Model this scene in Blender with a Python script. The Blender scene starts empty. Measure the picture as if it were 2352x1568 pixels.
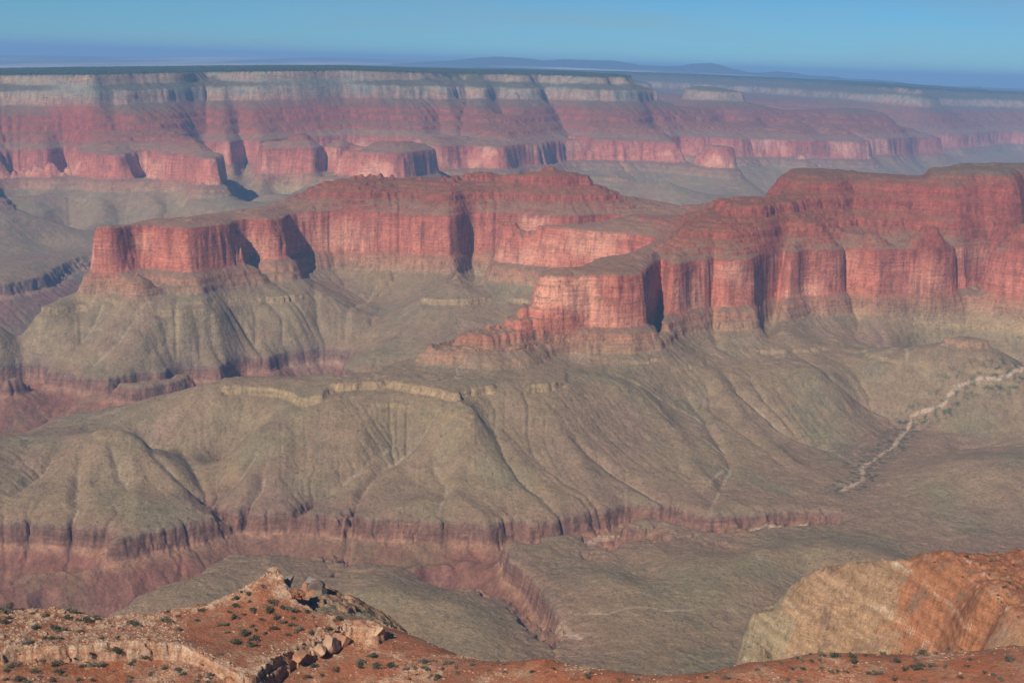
import bpy, math, random
import numpy as np
R = math.radians
rng = np.random.default_rng(7)
random.seed(7)
sc = bpy.context.scene
COL = sc.collection

# ------------------------------------------------------------------ camera, sky, sun, exposure
FPX = 2839.0                 # focal length of the photograph in pixels of a 2352 px wide frame
CAMZ = 1245.0                # metres above the rim of the inner gorge
cam_d = bpy.data.cameras.new('camera')
cam = bpy.data.objects.new('camera', cam_d)
COL.objects.link(cam)
cam_d.sensor_width = 36.0
cam_d.lens = 36.0 * FPX / 2352.0
cam_d.clip_start = 1.0
cam_d.clip_end = 400000.0
PITCH = math.atan(639.2 / FPX)
ROLL = math.atan(0.0319)
from mathutils import Matrix, Vector
cam.matrix_world = (Matrix.Translation((0, 0, CAMZ)) @ Matrix.Rotation(math.pi / 2 - PITCH, 4, 'X')
                    @ Matrix.Rotation(ROLL, 4, 'Z'))
sc.camera = cam

SUN_EL, SUN_AZ = R(41.0), R(211.0)     # azimuth clockwise from +Y (north); the sun stands behind the camera, to the left
sun_dir = Vector((math.sin(SUN_AZ) * math.cos(SUN_EL), math.cos(SUN_AZ) * math.cos(SUN_EL), math.sin(SUN_EL)))
sd = bpy.data.lights.new('sun', 'SUN')
sd.energy = 5.0
sd.angle = R(0.53)
sd.color = (1.0, 0.93, 0.84)
so = bpy.data.objects.new('sun', sd)
COL.objects.link(so)
so.rotation_euler = sun_dir.to_track_quat('Z', 'Y').to_euler()

w = bpy.data.worlds.new('World')
sc.world = w
w.use_nodes = True
nt = w.node_tree
nt.nodes.clear()
sky = nt.nodes.new('ShaderNodeTexSky')
sky.sky_type = 'NISHITA'
sky.sun_disc = False
sky.sun_elevation = SUN_EL
sky.sun_rotation = SUN_AZ
sky.altitude = 2300
sky.air_density = 1.0
sky.dust_density = 0.0
sky.ozone_density = 4.0
bg = nt.nodes.new('ShaderNodeBackground')
bg.inputs['Strength'].default_value = 0.07
wo = nt.nodes.new('ShaderNodeOutputWorld')
tint = nt.nodes.new('ShaderNodeMix'); tint.data_type = 'RGBA'; tint.blend_type = 'MULTIPLY'; tint.inputs[0].default_value = 1
tint.inputs[7].default_value = (0.35, 0.67, 0.91, 1)
nt.links.new(sky.outputs[0], tint.inputs[6])
# faint, drawn-out cirrus
wc = nt.nodes.new('ShaderNodeTexCoord'); wm = nt.nodes.new('ShaderNodeMapping'); wm.inputs['Scale'].default_value = (2.2, 2.2, 26)
wm.inputs['Rotation'].default_value = (0, R(4), 0)
wn = nt.nodes.new('ShaderNodeTexNoise'); wn.inputs['Scale'].default_value = 1.6; wn.inputs['Detail'].default_value = 6; wn.inputs['Distortion'].default_value = .6
wr = nt.nodes.new('ShaderNodeMapRange'); wr.inputs[1].default_value = .45; wr.inputs[2].default_value = .8; wr.inputs[3].default_value = 0; wr.inputs[4].default_value = .42
cl_ = nt.nodes.new('ShaderNodeMix'); cl_.data_type = 'RGBA'; cl_.inputs[7].default_value = (3.6, 4.6, 5.3, 1)
nt.links.new(wc.outputs['Generated'], wm.inputs[0]); nt.links.new(wm.outputs[0], wn.inputs['Vector']); nt.links.new(wn.outputs[0], wr.inputs[0])
nt.links.new(wr.outputs[0], cl_.inputs[0]); nt.links.new(tint.outputs[2], cl_.inputs[6])
nt.links.new(cl_.outputs[2], bg.inputs[0])
nt.links.new(bg.outputs[0], wo.inputs[0])

sc.view_settings.view_transform = 'Standard'
sc.view_settings.look = 'None'
sc.view_settings.exposure = 0.2
sc.view_settings.gamma = 1.0
sc.cycles.use_denoising = True
sc.cycles.max_bounces = 4
sc.cycles.diffuse_bounces = 2
sc.cycles.volume_bounces = 0
sc.cycles.transparent_max_bounces = 4

# ------------------------------------------------------------------ survey: pixel of the photograph + known level -> place
CX, CY = 1176.0, 784.0
_M = np.array(cam.matrix_world.to_3x3())

def ray(u, v):
    d = _M @ np.array([(u - CX) / FPX, -(v - CY) / FPX, -1.0])
    return d

def at_z(u, v, z):
    """where the line of sight through (u, v) meets level z: azimuth, distance"""
    d = ray(u, v)
    t = (z - CAMZ) / d[2]
    x, y = d[0] * t, d[1] * t
    return math.atan2(x, y), math.hypot(x, y)

def at_r(u, v, r):
    """same, at ground distance r: azimuth, height"""
    d = ray(u, v)
    t = r / math.hypot(d[0], d[1])
    return math.atan2(d[0], d[1]), CAMZ + d[2] * t

def az(u, v=700):
    d = ray(u, v)
    return math.atan2(d[0], d[1])

# ------------------------------------------------------------------ noise
_PERM = rng.permutation(4096).astype(np.int32)
_G = np.stack([np.cos(np.arange(4096) * 2.399963), np.sin(np.arange(4096) * 2.399963)], 1).astype(np.float32)

def perlin(x, y, seed=0):
    x = np.asarray(x, np.float32); y = np.asarray(y, np.float32)
    xi = np.floor(x).astype(np.int32); yi = np.floor(y).astype(np.int32)
    xf = x - xi; yf = y - yi
    u = xf * xf * xf * (xf * (xf * 6 - 15) + 10)
    v = yf * yf * yf * (yf * (yf * 6 - 15) + 10)
    def g(ix, iy, dx, dy):
        h = _PERM[(ix + seed * 131 + _PERM[(iy + seed * 57) & 4095]) & 4095]
        return _G[h, 0] * dx + _G[h, 1] * dy
    a = g(xi, yi, xf, yf); b = g(xi + 1, yi, xf - 1, yf)
    c = g(xi, yi + 1, xf, yf - 1); d = g(xi + 1, yi + 1, xf - 1, yf - 1)
    return ((a + (b - a) * u) * (1 - v) + (c + (d - c) * u) * v) * 1.45

def fbm(x, y, wl, octv=4, gain=0.5, seed=0):
    s = np.zeros(np.shape(x), np.float32); a = 1.0; f = 1.0 / wl; tot = 0
    for k in range(octv):
        s += a * perlin(x * f, y * f, seed + k * 7); tot += a
        a *= gain; f *= 2.03
    return s / tot

def billow(x, y, wl, octv=3, gain=0.5, seed=0):
    s = np.zeros(np.shape(x), np.float32); a = 1.0; f = 1.0 / wl; tot = 0
    for k in range(octv):
        s += a * np.abs(perlin(x * f, y * f, seed + k * 7)); tot += a
        a *= gain; f *= 2.1
    return s / tot

def cells(x, y, wl, seed=0):
    """one random value per cell of an irregular mosaic (joint blocks)"""
    x = np.asarray(x, np.float32) / wl; y = np.asarray(y, np.float32) / wl
    xi = np.floor(x).astype(np.int32); yi = np.floor(y).astype(np.int32)
    bd = np.full(x.shape, 9, np.float32); val = np.zeros(x.shape, np.float32)
    for dx in (-1, 0, 1):
        for dy in (-1, 0, 1):
            h = _PERM[(xi + dx + seed * 131 + _PERM[(yi + dy + seed * 57) & 4095]) & 4095]
            px = xi + dx + (h & 63) / 64.0 - x; py = yi + dy + ((h >> 6) & 63) / 64.0 - y
            d = (px * px + py * py).astype(np.float32); m = d < bd
            bd[m] = d[m]; val[m] = (((h * 7919) & 4095) / 4095.0)[m]
    return val, np.sqrt(bd)

def sstep(a, b, x):
    t = np.clip((x - a) / (b - a), 0, 1)
    return t * t * (3 - 2 * t)

# ------------------------------------------------------------------ radial-basis surface through surveyed points
class RBF:
    def __init__(self, pts, smooth=1e-5):
        p = np.array(pts, float)
        self.c = p[:, :2]; n = len(p)
        A = np.zeros((n + 3, n + 3))
        d2 = ((self.c[:, None] - self.c[None]) ** 2).sum(-1)
        A[:n, :n] = self.k(d2) + np.eye(n) * smooth
        A[:n, n] = A[n, :n] = 1
        A[:n, n + 1:] = self.c; A[n + 1:, :n] = self.c.T
        b = np.zeros(n + 3); b[:n] = p[:, 2]
        s = np.linalg.solve(A, b)
        self.w = s[:n]; self.a = s[n:]
    @staticmethod
    def k(d2):
        return 0.5 * d2 * np.log(d2 + 1e-9)
    def grid(self, th, s):
        T, S = np.meshgrid(th, s)
        out = np.empty(T.shape, np.float32)
        tf, sf = T.ravel(), S.ravel()
        o = np.empty(tf.size, np.float32)
        c = self.c; wv = self.w
        for i in range(0, tf.size, 8192):
            a = tf[i:i + 8192]; b = sf[i:i + 8192]
            d2 = (a[:, None] - c[None, :, 0]) ** 2 + (b[:, None] - c[None, :, 1]) ** 2
            o[i:i + 8192] = self.k(d2) @ wv + self.a[0] + self.a[1] * a + self.a[2] * b
        out.ravel()[:] = o
        return out

def upsample(Z, r0, c0, dr, dc, rows, cols):
    """bicubic (Catmull-Rom) sample of grid Z (row k at r0+k*dr) on rows x cols"""
    def wts(q, n):
        q = np.clip(q, 0, n - 1.001); i = np.floor(q).astype(int); t = (q - i)
        W = np.stack([-.5 * t + t * t - .5 * t ** 3, 1 - 2.5 * t * t + 1.5 * t ** 3,
                      .5 * t + 2 * t * t - 1.5 * t ** 3, -.5 * t * t + .5 * t ** 3], 0).astype(np.float32)
        I = np.clip(np.stack([i - 1, i, i + 1, i + 2], 0), 0, n - 1)
        return I, W
    I, W = wts((rows - r0) / dr, Z.shape[0])
    A = sum(Z[I[k]] * W[k][:, None] for k in range(4))
    I, W = wts((cols - c0) / dc, Z.shape[1])
    return sum(A[:, I[k]] * W[k][None] for k in range(4))
# ------------------------------------------------------------------ the rock column: P (smooth ground) -> z (cliffs and benches)
ZT = np.array([-420, -50, 8, 262, 288, 296, 320, 345, 522, 590, 610, 660, 698, 724, 752, 850, 955, 1010, 1085, 1120], float)
DP = np.array([330, 10, 262, 6, 8, 5, 22, 15, 75, 6, 60, 9, 36, 8, 104, 14, 62, 17, 300], float)
PT = np.concatenate([[-338.0], -338.0 + np.cumsum(DP)])
def z_of(P): return np.interp(P, PT, ZT)
def p_of(z): return float(np.interp(z, ZT, PT))

def zoff_u(u): return float(np.interp(u, [0, 440, 784, 1400, 1600, 1850, 2000, 2150, 2352], [-75, -10, 40, 52, 42, 20, 0, -50, -50]))
_AZU = np.array([az(u) for u in (-400, 0, 440, 784, 1400, 1600, 1850, 2000, 2150, 2352)])
def zoff(T, r):
    return np.interp(T, _AZU, [-75, -75, -10, 40, 52, 42, 20, 0, -50, -50]) * sstep(7600, 9000, r)

CTRL = []
def V(z, s, far=False, dz=0):
    for q in s.split():
        u, v = map(float, q.split(','))
        zz = z + (zoff_u(u) if far else 0)
        t, r = at_z(u, v, zz)
        CTRL.append((t, math.log(r), p_of(z)))
def W(r, s):
    for q in s.split():
        u, v = map(float, q.split(','))
        t, z = at_r(u, v, r)
        CTRL.append((t, math.log(r), p_of(z)))
def H(z, s):
    for q in s.split():
        u, d = map(float, q.split(','))
        CTRL.append((az(u), math.log(d), p_of(z)))

# near ridge: rim of the great red cliff, its nose, and the ground below it
V(514, '1331,640 1417,640 1470,636 1517,618 1537,613 1568,613 1645,603 1768,592 1850,582 1935,573 2030,569 2118,566 2200,572 2271,576 2352,553')
H(522, '2480,5950 2600,6100 2750,6300')
V(268, '1575,763 1615,757 1700,753 1798,750 1895,722 1985,717 2131,713 2285,697 2352,684')
V(268, '981,833 1040,838 1094,843 1170,842 1247,836 1304,808 1400,806 1481,805')
for _z, _u, _v in ((300, 1000, 803), (325, 1061, 773), (350, 1130, 750), (385, 1184, 729), (450, 1267, 684), (490, 1305, 657)):
    _t, _rr = at_z(_u, _v, _z); CTRL.append((_t, math.log(_rr), 290 + (_z - 288) * 47 / 234.0))
V(530, '1400,614')
V(548, '1500,584')
V(565, '1560,564')
V(237, '784,882 850,884 917,885 970,894 1020,903')
V(228, '1090,928 1144,906 1230,903 1294,897')
V(215, '1420,880')
V(202, '1781,808 1875,803 1918,770 2028,763 2150,750 2352,735')
# its red upper steps
W(5060, '1640,505')
W(5100, '1690,508')
for _q in ('1720,520,5060 1800,522,5180 1900,522,5350 2000,522,5450 2150,518,5530 2352,505,5750 1755,452,5560 1850,470,5600 1950,472,5750 2060,470,5800 2200,462,5850 2352,455,6050').split():
    _u, _v, _d = map(float, _q.split(',')); W(_d, '%g,%g' % (_u, _v))
W(5900, '1790,393 1835,385 1928,387')
H(788, '1800,6200 1870,6250 1930,6250')
W(5950, '1990,402 2060,404 2120,396')
H(705, '1990,6300 2060,6350')
W(6200, '2145,364 2158,358 2228,366 2300,374 2352,379')
H(832, '2160,6500 2250,6400 2352,6500 2500,6600 2700,6800')
H(640, '1740,6250 1700,6300')
W(5450, '1700,468 1660,466')
H(610, '1690,5800')
# saddle and the middle butte
V(522, '1500,545 1400,535 1320,527 1250,520 1180,510 1110,502 1050,500 960,496 860,491 784,489 740,490 660,499 600,507 520,517 470,522 425,526 400,524 310,534 253,527')
V(338, '427,630 520,618 583,609 667,600 733,580')
V(268, '150,668 190,668 260,668 340,668 423,672 600,637 700,624 784,613 900,617 1017,625 1050,652 1104,622 1180,616 1250,624 1400,618')
V(202, '85,717 180,707 360,722 420,722 480,718 650,690 800,680 970,690 1050,695 1150,688')
V(165, '0,742')
V(120, '-90,776')
H(570, '1450,5850 1550,5850')
V(630, '825,434 900,430 1000,436 1050,440 1130,434 1250,430 1350,440')
H(668, '850,6250 950,6300 1050,6320 1160,6300 1350,6300')
V(657, '870,413 960,410 1050,413 1110,412 1370,426')
V(708, '1215,396 1295,396')
W(6300, '1255,380')
H(560, '1450,6300 1540,6250')
V(548, '1450,455 1530,470')
H(522, '300,5420 420,5700 500,5900 620,6250 740,6600 850,6850 1000,6950 1200,6950 1400,6800 1560,6650 1700,6800 1900,7100 2100,7300 2352,7500')
H(280, '200,5450 300,5700 420,6000 620,6600 850,7150 1100,7300 1400,7200 1700,7300 2000,7700 2352,8000')
H(0, '150,5500 300,6200 500,6900 800,7500 1100,7700 1500,7700 1900,8000 2352,8500')
H(-300, '120,6000 260,6600 500,7250 800,7800 1200,8000 1600,8100 2000,8500 2352,9000')
# amphitheatre between them
H(240, '1300,5150 1380,5250')
H(150, '1180,5000 1120,4900')
H(60, '1020,4720 900,4650')
H(150, '1090,4480')
H(230, '1200,4700')
H(340, '1330,4760 1260,4480')
H(420, '1420,4900')
# far bank of the left gorge, its rim and apron
V(12, '110,848 180,862 277,880 340,873 420,856 500,841 610,821 667,806 733,799 790,845 860,857')
V(122, '200,770 330,780 470,765 560,745 680,740 800,720 880,720')
V(-90, '0,905 60,900 130,925 333,925 430,900 560,880')
V(-8, '0,880 60,870 95,850')
V(60, '60,800 0,790')
W(3850, '733,884 600,907 500,926')
W(3900, '420,929')
W(3950, '333,937 233,973 100,989 0,998 -80,1003')
H(0, '100,4250 300,4330 500,4330 700,4380')
H(-220, '0,4300 120,4400')
H(-150, '250,4480 400,4560 560,4720 680,4850 760,4900')
H(10, '800,4560 900,4560')
# river gorge far left
V(6, '0,655 60,645 110,630 150,606 200,590 300,575')
H(-300, '-60,6050 30,6150')
V(60, '0,560 100,545 200,540 300,530')
V(250, '0,470 100,455')
H(-40, '-100,5200 0,5350 80,5600')
# far wall
FAR_RT = '7,355 37,353 75,352 110,353 140,350 180,350 230,357 300,353 347,353 407,357 450,364 500,362 520,363 583,353 600,347 667,343 733,343 784,347 867,350 944,350 1000,342 1067,335 1167,338 1240,330 1304,323 1417,323 1531,327 1568,317 1701,320 1800,322 1851,327 1895,325 1951,327 2040,322 2118,320 2200,310 2352,303'
V(522, FAR_RT, True)
for _q in FAR_RT.split():
    _u, _v = map(float, _q.split(','))
    _t, _rr = at_z(_u, _v, 522 + zoff_u(_u))
    CTRL.append((_t, math.log(_rr + 420), p_of(585))); CTRL.append((_t, math.log(_rr - 330), p_of(240)))
V(280, '37,425 110,420 230,435 350,425 450,450 540,440 600,432 700,420 800,412 900,408 1000,410 1150,412 1300,400 1420,410 1540,418 1700,400 1850,380', True)
V(100, '50,470 200,490 330,500 450,520 560,530 650,480 740,455')
V(0, '300,560 450,562 600,520')
H(0, '900,8600 1100,9200 1300,9700 1500,10000 1800,11500 2100,13000 2352,15000')
H(100, '1500,10700 1700,11700')
KRIM = '0,175 100,175 200,175 300,172 390,170 560,167 650,166 784,164 950,165 1100,168 1200,169 1300,172'
for _q in KRIM.split():
    _u, _v = map(float, _q.split(','))
    _t, _rr = at_z(_u, _v, 1083 + zoff_u(_u))
    CTRL.append((_t, math.log(_rr + 330), 838.0))
V(1080, '-200,174 0,175 100,175 200,175 300,172 390,170 440,169', True)
V(1080, '560,167 650,166 784,164 950,165 1100,168 1200,169 1300,172 1390,175', True)
H(800, '470,10900 520,11000')
H(1080, '460,11500 530,11600')
H(1090, '0,11300 0,13000 200,13400 440,13800 784,15000 1100,15500 1300,15300 1400,14500')
H(700, '-100,15600 200,16000 500,16500 800,17400 1100,17600 1400,17000')
H(850, '1450,13000 1475,13600')
H(752, '1480,12900 1600,14100 1750,14900 1900,15300 2000,15800')
H(560, '1480,14800 1600,15800')
H(1000, '1552,15000 1565,15050')
H(760, '1620,15600 1520,15500')
# farther walls on the right
V(1080, '1430,170 1568,173 1700,178 1850,185 2000,192 2060,194', True)
H(1095, '1500,25900 1700,25900 1900,25900 2100,25900')
H(760, '1430,20500 1600,19800 1800,19200 2000,18500')
H(522, '1500,18200 1700,17800 1900,17200 2050,17000')
V(1080, '2100,207 2150,206 2230,206 2352,206 2500,206', True)
H(1090, '2150,22000 2352,22000 2550,22000')
V(750, '2150,247 2250,252 2352,250', True)
# front apron, wash, hills and slot canyon of the foreground basin
V(16, '821,1225 927,1226 1037,1223 1167,1236 1241,1226 1284,1212 1340,1212 1372,1205 1407,1190 1467,1172 1551,1180 1578,1190 1668,1197 1740,1200 1785,1196 1801,1180 1851,1172 1940,1172')
V(-70, '720,1290 820,1285 950,1300 1040,1298 1130,1290')
V(-105, '1000,1325 1050,1338 1100,1342')
H(-120, '900,3080 1050,3080')
H(-70, '1250,3120 1400,3190 600,3120')
W(3620, '930,1000')
W(3640, '1098,965')
W(3650, '1200,985')
W(3830, '1400,960')
W(4150, '1560,920')
W(4330, '1700,880')
W(4500, '1900,860')
W(4700, '2100,830')
W(4950, '2250,800')
W(3420, '850,1110')
W(3470, '1000,1090')
V(60, '1300,1090 1500,1060 1700,1010')
V(50, '1850,990')
V(70, '2000,930')
V(80, '2180,868 2352,836')
V(20, '1985,1080')
V(30, '2090,975')
V(42, '2200,892')
V(56, '2352,850')
V(4, '1940,1145')
V(62, '2200,960')
V(75, '2352,960')
V(100, '2352,1040 2250,1060')
V(25, '2050,1130 2150,1180 2300,1200')
V(20, '2000,1232 2101,1277 2250,1290 2352,1240')
V(150, '290,988 240,984')
V(120, '170,993 345,1020')
V(70, '100,1080 220,1090 330,1090 410,1085')
V(25, '40,1180 180,1190 330,1180 450,1165')
V(16, '-60,1285 60,1268 147,1256 253,1249 300,1246 350,1228 390,1219 417,1199 470,1190 488,1203')
H(60, '330,3760 450,3750')
V(70, '590,1082')
W(3420, '540,1120 640,1110')
W(3390, '700,1140')
W(3500, '760,1060')
W(3520, '660,1050')
V(15, '520,1060 500,1130')
W(3650, '580,985')
W(3600, '700,1000')
W(3580, '850,1010')
W(3690, '740,930 640,960')
V(0, '480,1160 560,1185 640,1200 740,1218')
V(-30, '520,1195 633,1228 750,1245')
V(15, '400,1294 480,1284 567,1275 633,1278 720,1310')
V(30, '500,1340 400,1350')
V(-20, '233,1380 300,1330')
V(-110, '100,1385 0,1375 0,1330 160,1340')
V(10, '760,1320 851,1290 911,1294 984,1333 1037,1353 1067,1356 1130,1372 1150,1380 1200,1447 1217,1474 1247,1484 1271,1516')
V(-45, '1160,1372')
V(-38, '1215,1440 1240,1470 1262,1495 1285,1530')
V(-15, '1190,1375 1230,1415 1260,1450 1300,1500')
V(55, '900,1340 850,1360')
V(45, '1060,1390 1000,1420')
V(30, '800,1400 950,1480 1150,1470')
V(8, '1134,1290 1284,1294 1384,1280 1434,1246 1567,1227 1668,1245 1801,1228 1868,1208 1935,1215')
V(40, '1400,1320 1550,1300')
V(15, '1484,1325 1250,1340 1701,1268 1861,1324')
V(50, '1750,1260 1900,1260 2000,1290')
V(30, '1400,1420 1600,1400 1750,1360 1500,1480 1350,1530')
V(20, '1650,1480 1850,1420')
H(40, '400,2300 800,2300 1200,2250 1600,2300 2000,2350 2352,2400')
H(150, '-200,1560 200,1560 600,1560 1000,1560 1400,1560 1800,1560 2200,1560 2600,1560')
H(-200, '-300,3000 -300,4300')
H(150, '-300,3600')
H(20, '-300,7500 -200,8000')
H(300, '-300,9000')
H(522, '2800,7500')
H(200, '2700,5300 2550,4900')
H(60, '2600,3800 2700,3000')

NTH, DTH = 561, 0.002
TH0 = -0.56
S0, S1 = math.log(1500.0), math.log(26000.0)
DS = 0.002
NS = int((S1 - S0) / DS) + 1
th_e = TH0 + DTH * np.arange(NTH)
s_e = S0 + DS * np.arange(NS)
_f = RBF(CTRL, 3e-5)
_q = 3
P = _f.grid(TH0 + DTH * _q * np.arange(NTH // _q + 2), S0 + DS * _q * np.arange(NS // _q + 2))
P = upsample(P, S0, TH0, DS * _q, DTH * _q, s_e, th_e)
P = np.clip(P, -330, 860)
TE, SE = np.meshgrid(th_e.astype(np.float32), s_e.astype(np.float32))
RE = np.exp(SE)
# flat tops of the two red buttes
_cap = np.where((RE > 5400) & (RE < 7600), np.where(TE > az(2095), p_of(836), np.where(TE > az(1700), p_of(788), 999)), 999)
P = np.minimum(P, _cap + 0.12 * (P - _cap).clip(0))
P_FIRST = P.copy()
XE = RE * np.sin(TE); YE = RE * np.cos(TE)

def surf_r(u, v, Z=None, rmin=1600):
    """distance along the line of sight through (u, v) to the ground grid"""
    d = ray(u, v)
    hd = math.hypot(d[0], d[1]); t = math.atan2(d[0], d[1])
    j = (t - TH0) / DTH; j0 = int(np.clip(j, 0, NTH - 2)); f = j - j0
    col = (Z_NOW[:, j0] * (1 - f) + Z_NOW[:, j0 + 1] * f)
    zr = CAMZ + d[2] / hd * np.exp(s_e)
    below = (zr < col) & (np.exp(s_e) > rmin)
    k = int(np.argmax(below)) if below.any() else NS - 1
    return t, s_e[k]
def line_px(s):
    return [surf_r(*map(float, q.split(','))) for q in s.split()]
def line_d(s):
    return [(az(float(q.split(',')[0])), math.log(float(q.split(',')[1]))) for q in s.split()]
def densify(L, step=0.004):
    out = []
    for a, b in zip(L[:-1], L[1:]):
        n = max(1, int(math.hypot(a[0] - b[0], a[1] - b[1]) / step))
        for k in range(n): out.append((a[0] + (b[0] - a[0]) * k / n, a[1] + (b[1] - a[1]) * k / n))
    out.append(L[-1])
    return out
def dist_to(L, T, S, reach, warp=None, into=None):
    """distance (radians, conformal) from a polyline, inf beyond reach; also 0..1 position along it"""
    D, K = into if into is not None else (np.full(T.shape, 9.0, np.float32), np.zeros(T.shape, np.float32))
    tot = sum(math.hypot(a[0] - b[0], a[1] - b[1]) for a, b in zip(L[:-1], L[1:])) + 1e-9
    acc = 0
    tv = T[0]; sv = S[:, 0]
    for a, b in zip(L[:-1], L[1:]):
        l = math.hypot(a[0] - b[0], a[1] - b[1]) + 1e-9
        i0, i1 = np.searchsorted(sv, [min(a[1], b[1]) - reach, max(a[1], b[1]) + reach])
        j0, j1 = np.searchsorted(tv, [min(a[0], b[0]) - reach, max(a[0], b[0]) + reach])
        if i1 > i0 and j1 > j0:
            t = T[i0:i1, j0:j1]; s = S[i0:i1, j0:j1]
            if warp is not None: t = t + warp[0][i0:i1, j0:j1]; s = s + warp[1][i0:i1, j0:j1]
            q = np.clip(((t - a[0]) * (b[0] - a[0]) + (s - a[1]) * (b[1] - a[1])) / l ** 2, 0, 1)
            d = np.hypot(t - a[0] - q * (b[0] - a[0]), s - a[1] - q * (b[1] - a[1]))
            m = d < D[i0:i1, j0:j1]
            D[i0:i1, j0:j1][m] = d[m]; K[i0:i1, j0:j1][m] = ((acc + q * l) / tot)[m]
        acc += l
    return D, K

Z_NOW = z_of(P) + zoff(TE, RE)

wob = ((38 * fbm(XE, YE, 420, 4, .55, 1) / RE * (1 + sstep(7000, 10000, RE))).astype(np.float32), (38 * fbm(XE, YE, 420, 4, .55, 2) / RE * (1 + sstep(7000, 10000, RE))).astype(np.float32))
# side gullies (and spurs) cut into the smooth ground before it weathers
def cut(L, width, depth, taper=(0, 0)):
    """width in metres, depth in P; taper = share of the depth at either end"""
    global P
    rm = math.exp(sum(p[1] for p in L) / len(L))
    wq = width / rm
    D, K = dist_to(L, TE, SE, wq * 3, wob)
    k = np.minimum(1, taper[0] + (1 - taper[0]) * np.minimum(1, K * 4)) * np.minimum(1, taper[1] + (1 - taper[1]) * np.minimum(1, (1 - K) * 4))
    P = P - depth * k * np.exp(-(D / wq) ** 2)

for s, wd, dp in (
    ('455,11500 485,10700 520,10000 552,9500 600,8900', 150, 190), ('545,11500 560,10800 570,10100 600,9400', 90, 110),
    ('742,11000 748,10400 738,9900 755,9500', 85, 95), ('905,11200 920,10500 930,10000 895,9600', 110, 110),
    ('1000,12000 1005,11300 1030,10900', 120, 100), ('1055,12400 1050,11600 1060,10900 1150,10500', 90, 80),
    ('1140,12700 1138,12100 1140,11600', 100, 80), ('1205,13200 1270,12500 1300,12000 1315,11500', 140, 120),
    ('1390,13300 1400,12900', 90, 60), ('1470,13200 1490,12700 1500,12200', 100, 80), ('1535,13000 1545,12400 1560,11800', 110, 80),
    ('35,9700 80,9200 110,8700', 150, 105), ('150,9700 165,9200 178,8700', 110, 95), ('250,9600 300,9200 325,8700', 150, 105),
    ('395,9600 402,8800', 85, 80), ('650,10400 648,9900', 90, 50), ('1640,14400 1645,13800', 120, 60), ('1740,14600 1735,13900', 100, 60),
    ('1850,14700 1845,14000', 120, 70), ('1930,15000 1925,14300', 120, 70), ('270,10900 285,10400', 120, 60), ('170,10900 172,10300', 110, 60)):
    cut(line_d(s), wd, dp * 1.1)
# the deep alcove of the middle butte and the notches of the near ridge
for s, wd, dp, tp in (
    ('1082,6120 1084,5960 1086,5780 1096,5560', 68, 95, (0.1, 0.2)), ('1505,4900 1512,4750 1513,4550 1516,4400', 24, 40, (0.3, 0.3)),
    ('1640,4950 1642,4800 1644,4650', 22, 26, (0.3, 0.3)), ('1790,5350 1782,5150 1776,4950 1786,4800', 36, 75, (0.3, 0.3)),
    
    ('1965,5400 1968,5150', 30, 16, (0.3, 0.3)), ('2112,5600 2116,5300', 34, 18, (0.3, 0.3)), ('2275,5500 2270,5250', 30, 16, (0.3, 0.3)),
    ('1720,6250 1735,5950 1740,5700', 80, 60, (0.3, 0.2)), ('2230,5950 2240,5700', 60, 35, (0.3, 0.3)), ('1940,6000 1935,5750', 50, 35, (0.3, 0.3))):
    cut(line_d(s), wd, dp, tp)
# gullies of the grey-green aprons, traced
GULLY = ['1110,945 1125,975 1150,1015 1190,1090 1240,1140 1290,1192', '1310,985 1345,1030 1400,1075 1470,1120 1540,1160 1578,1185',
         '1560,880 1610,960 1650,1010 1680,1060 1670,1110 1635,1180', '1640,830 1700,900 1740,940 1800,990 1900,1030 1975,1070',
         '1798,760 1850,820 1900,860 1960,900 2010,935 2080,950', '1985,720 2030,770 2080,830 2140,870',
         '800,1205 830,1130 880,1070 960,990 1010,930', '640,1195 740,1140 830,1080 900,1010',
         '480,1160 450,1100 420,1040', '485,1150 560,1090 600,1040', '560,1180 600,1130 620,1095',
         '330,1000 350,1050 400,1110 470,1150', '250,1000 270,1060 300,1130', '200,1010 180,1090 190,1160 170,1230', '150,1010 100,1080 40,1130',
         '330,850 345,800 400,740 410,690', '510,838 490,790 480,740 490,690', '610,820 560,750 520,690', '100,842 160,800 220,740 240,690',
         '190,855 250,800 300,740 330,690', '700,800 670,740 620,680', '750,795 730,720 720,650', '790,790 800,720 860,650',
         '1180,620 1200,660 1220,690', '1010,1180 1030,1110 1000,1060']
GLINES = [line_px(s) for s in GULLY]
for s in GLINES:
    cut(s, 17, 13, (0.25, 0.5))
RIDGE = ['1098,960 1060,1040 1040,1110 1050,1200', '1190,880 1270,960 1320,1030 1370,1130', '1440,830 1470,900 1560,1000 1600,1080 1700,1160',
         '1590,800 1700,960 1790,1040 1900,1120', '1900,740 1980,820 2060,900', '870,960 800,1040 740,1100 660,1170', '590,1082 560,1130 540,1160',
         '380,690 350,760 300,820 290,870', '500,690 510,760 540,810', '970,700 900,780 840,840', '290,990 300,1080 320,1180', '290,990 220,1080 110,1180', '290,990 370,1080 440,1160']
_P = P.copy()
for s in RIDGE:
    cut(line_px(s), 34, -10, (0.1, 0.4))
P = np.where(P > _P, np.minimum(P, np.maximum(_P, 195)), P)
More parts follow.
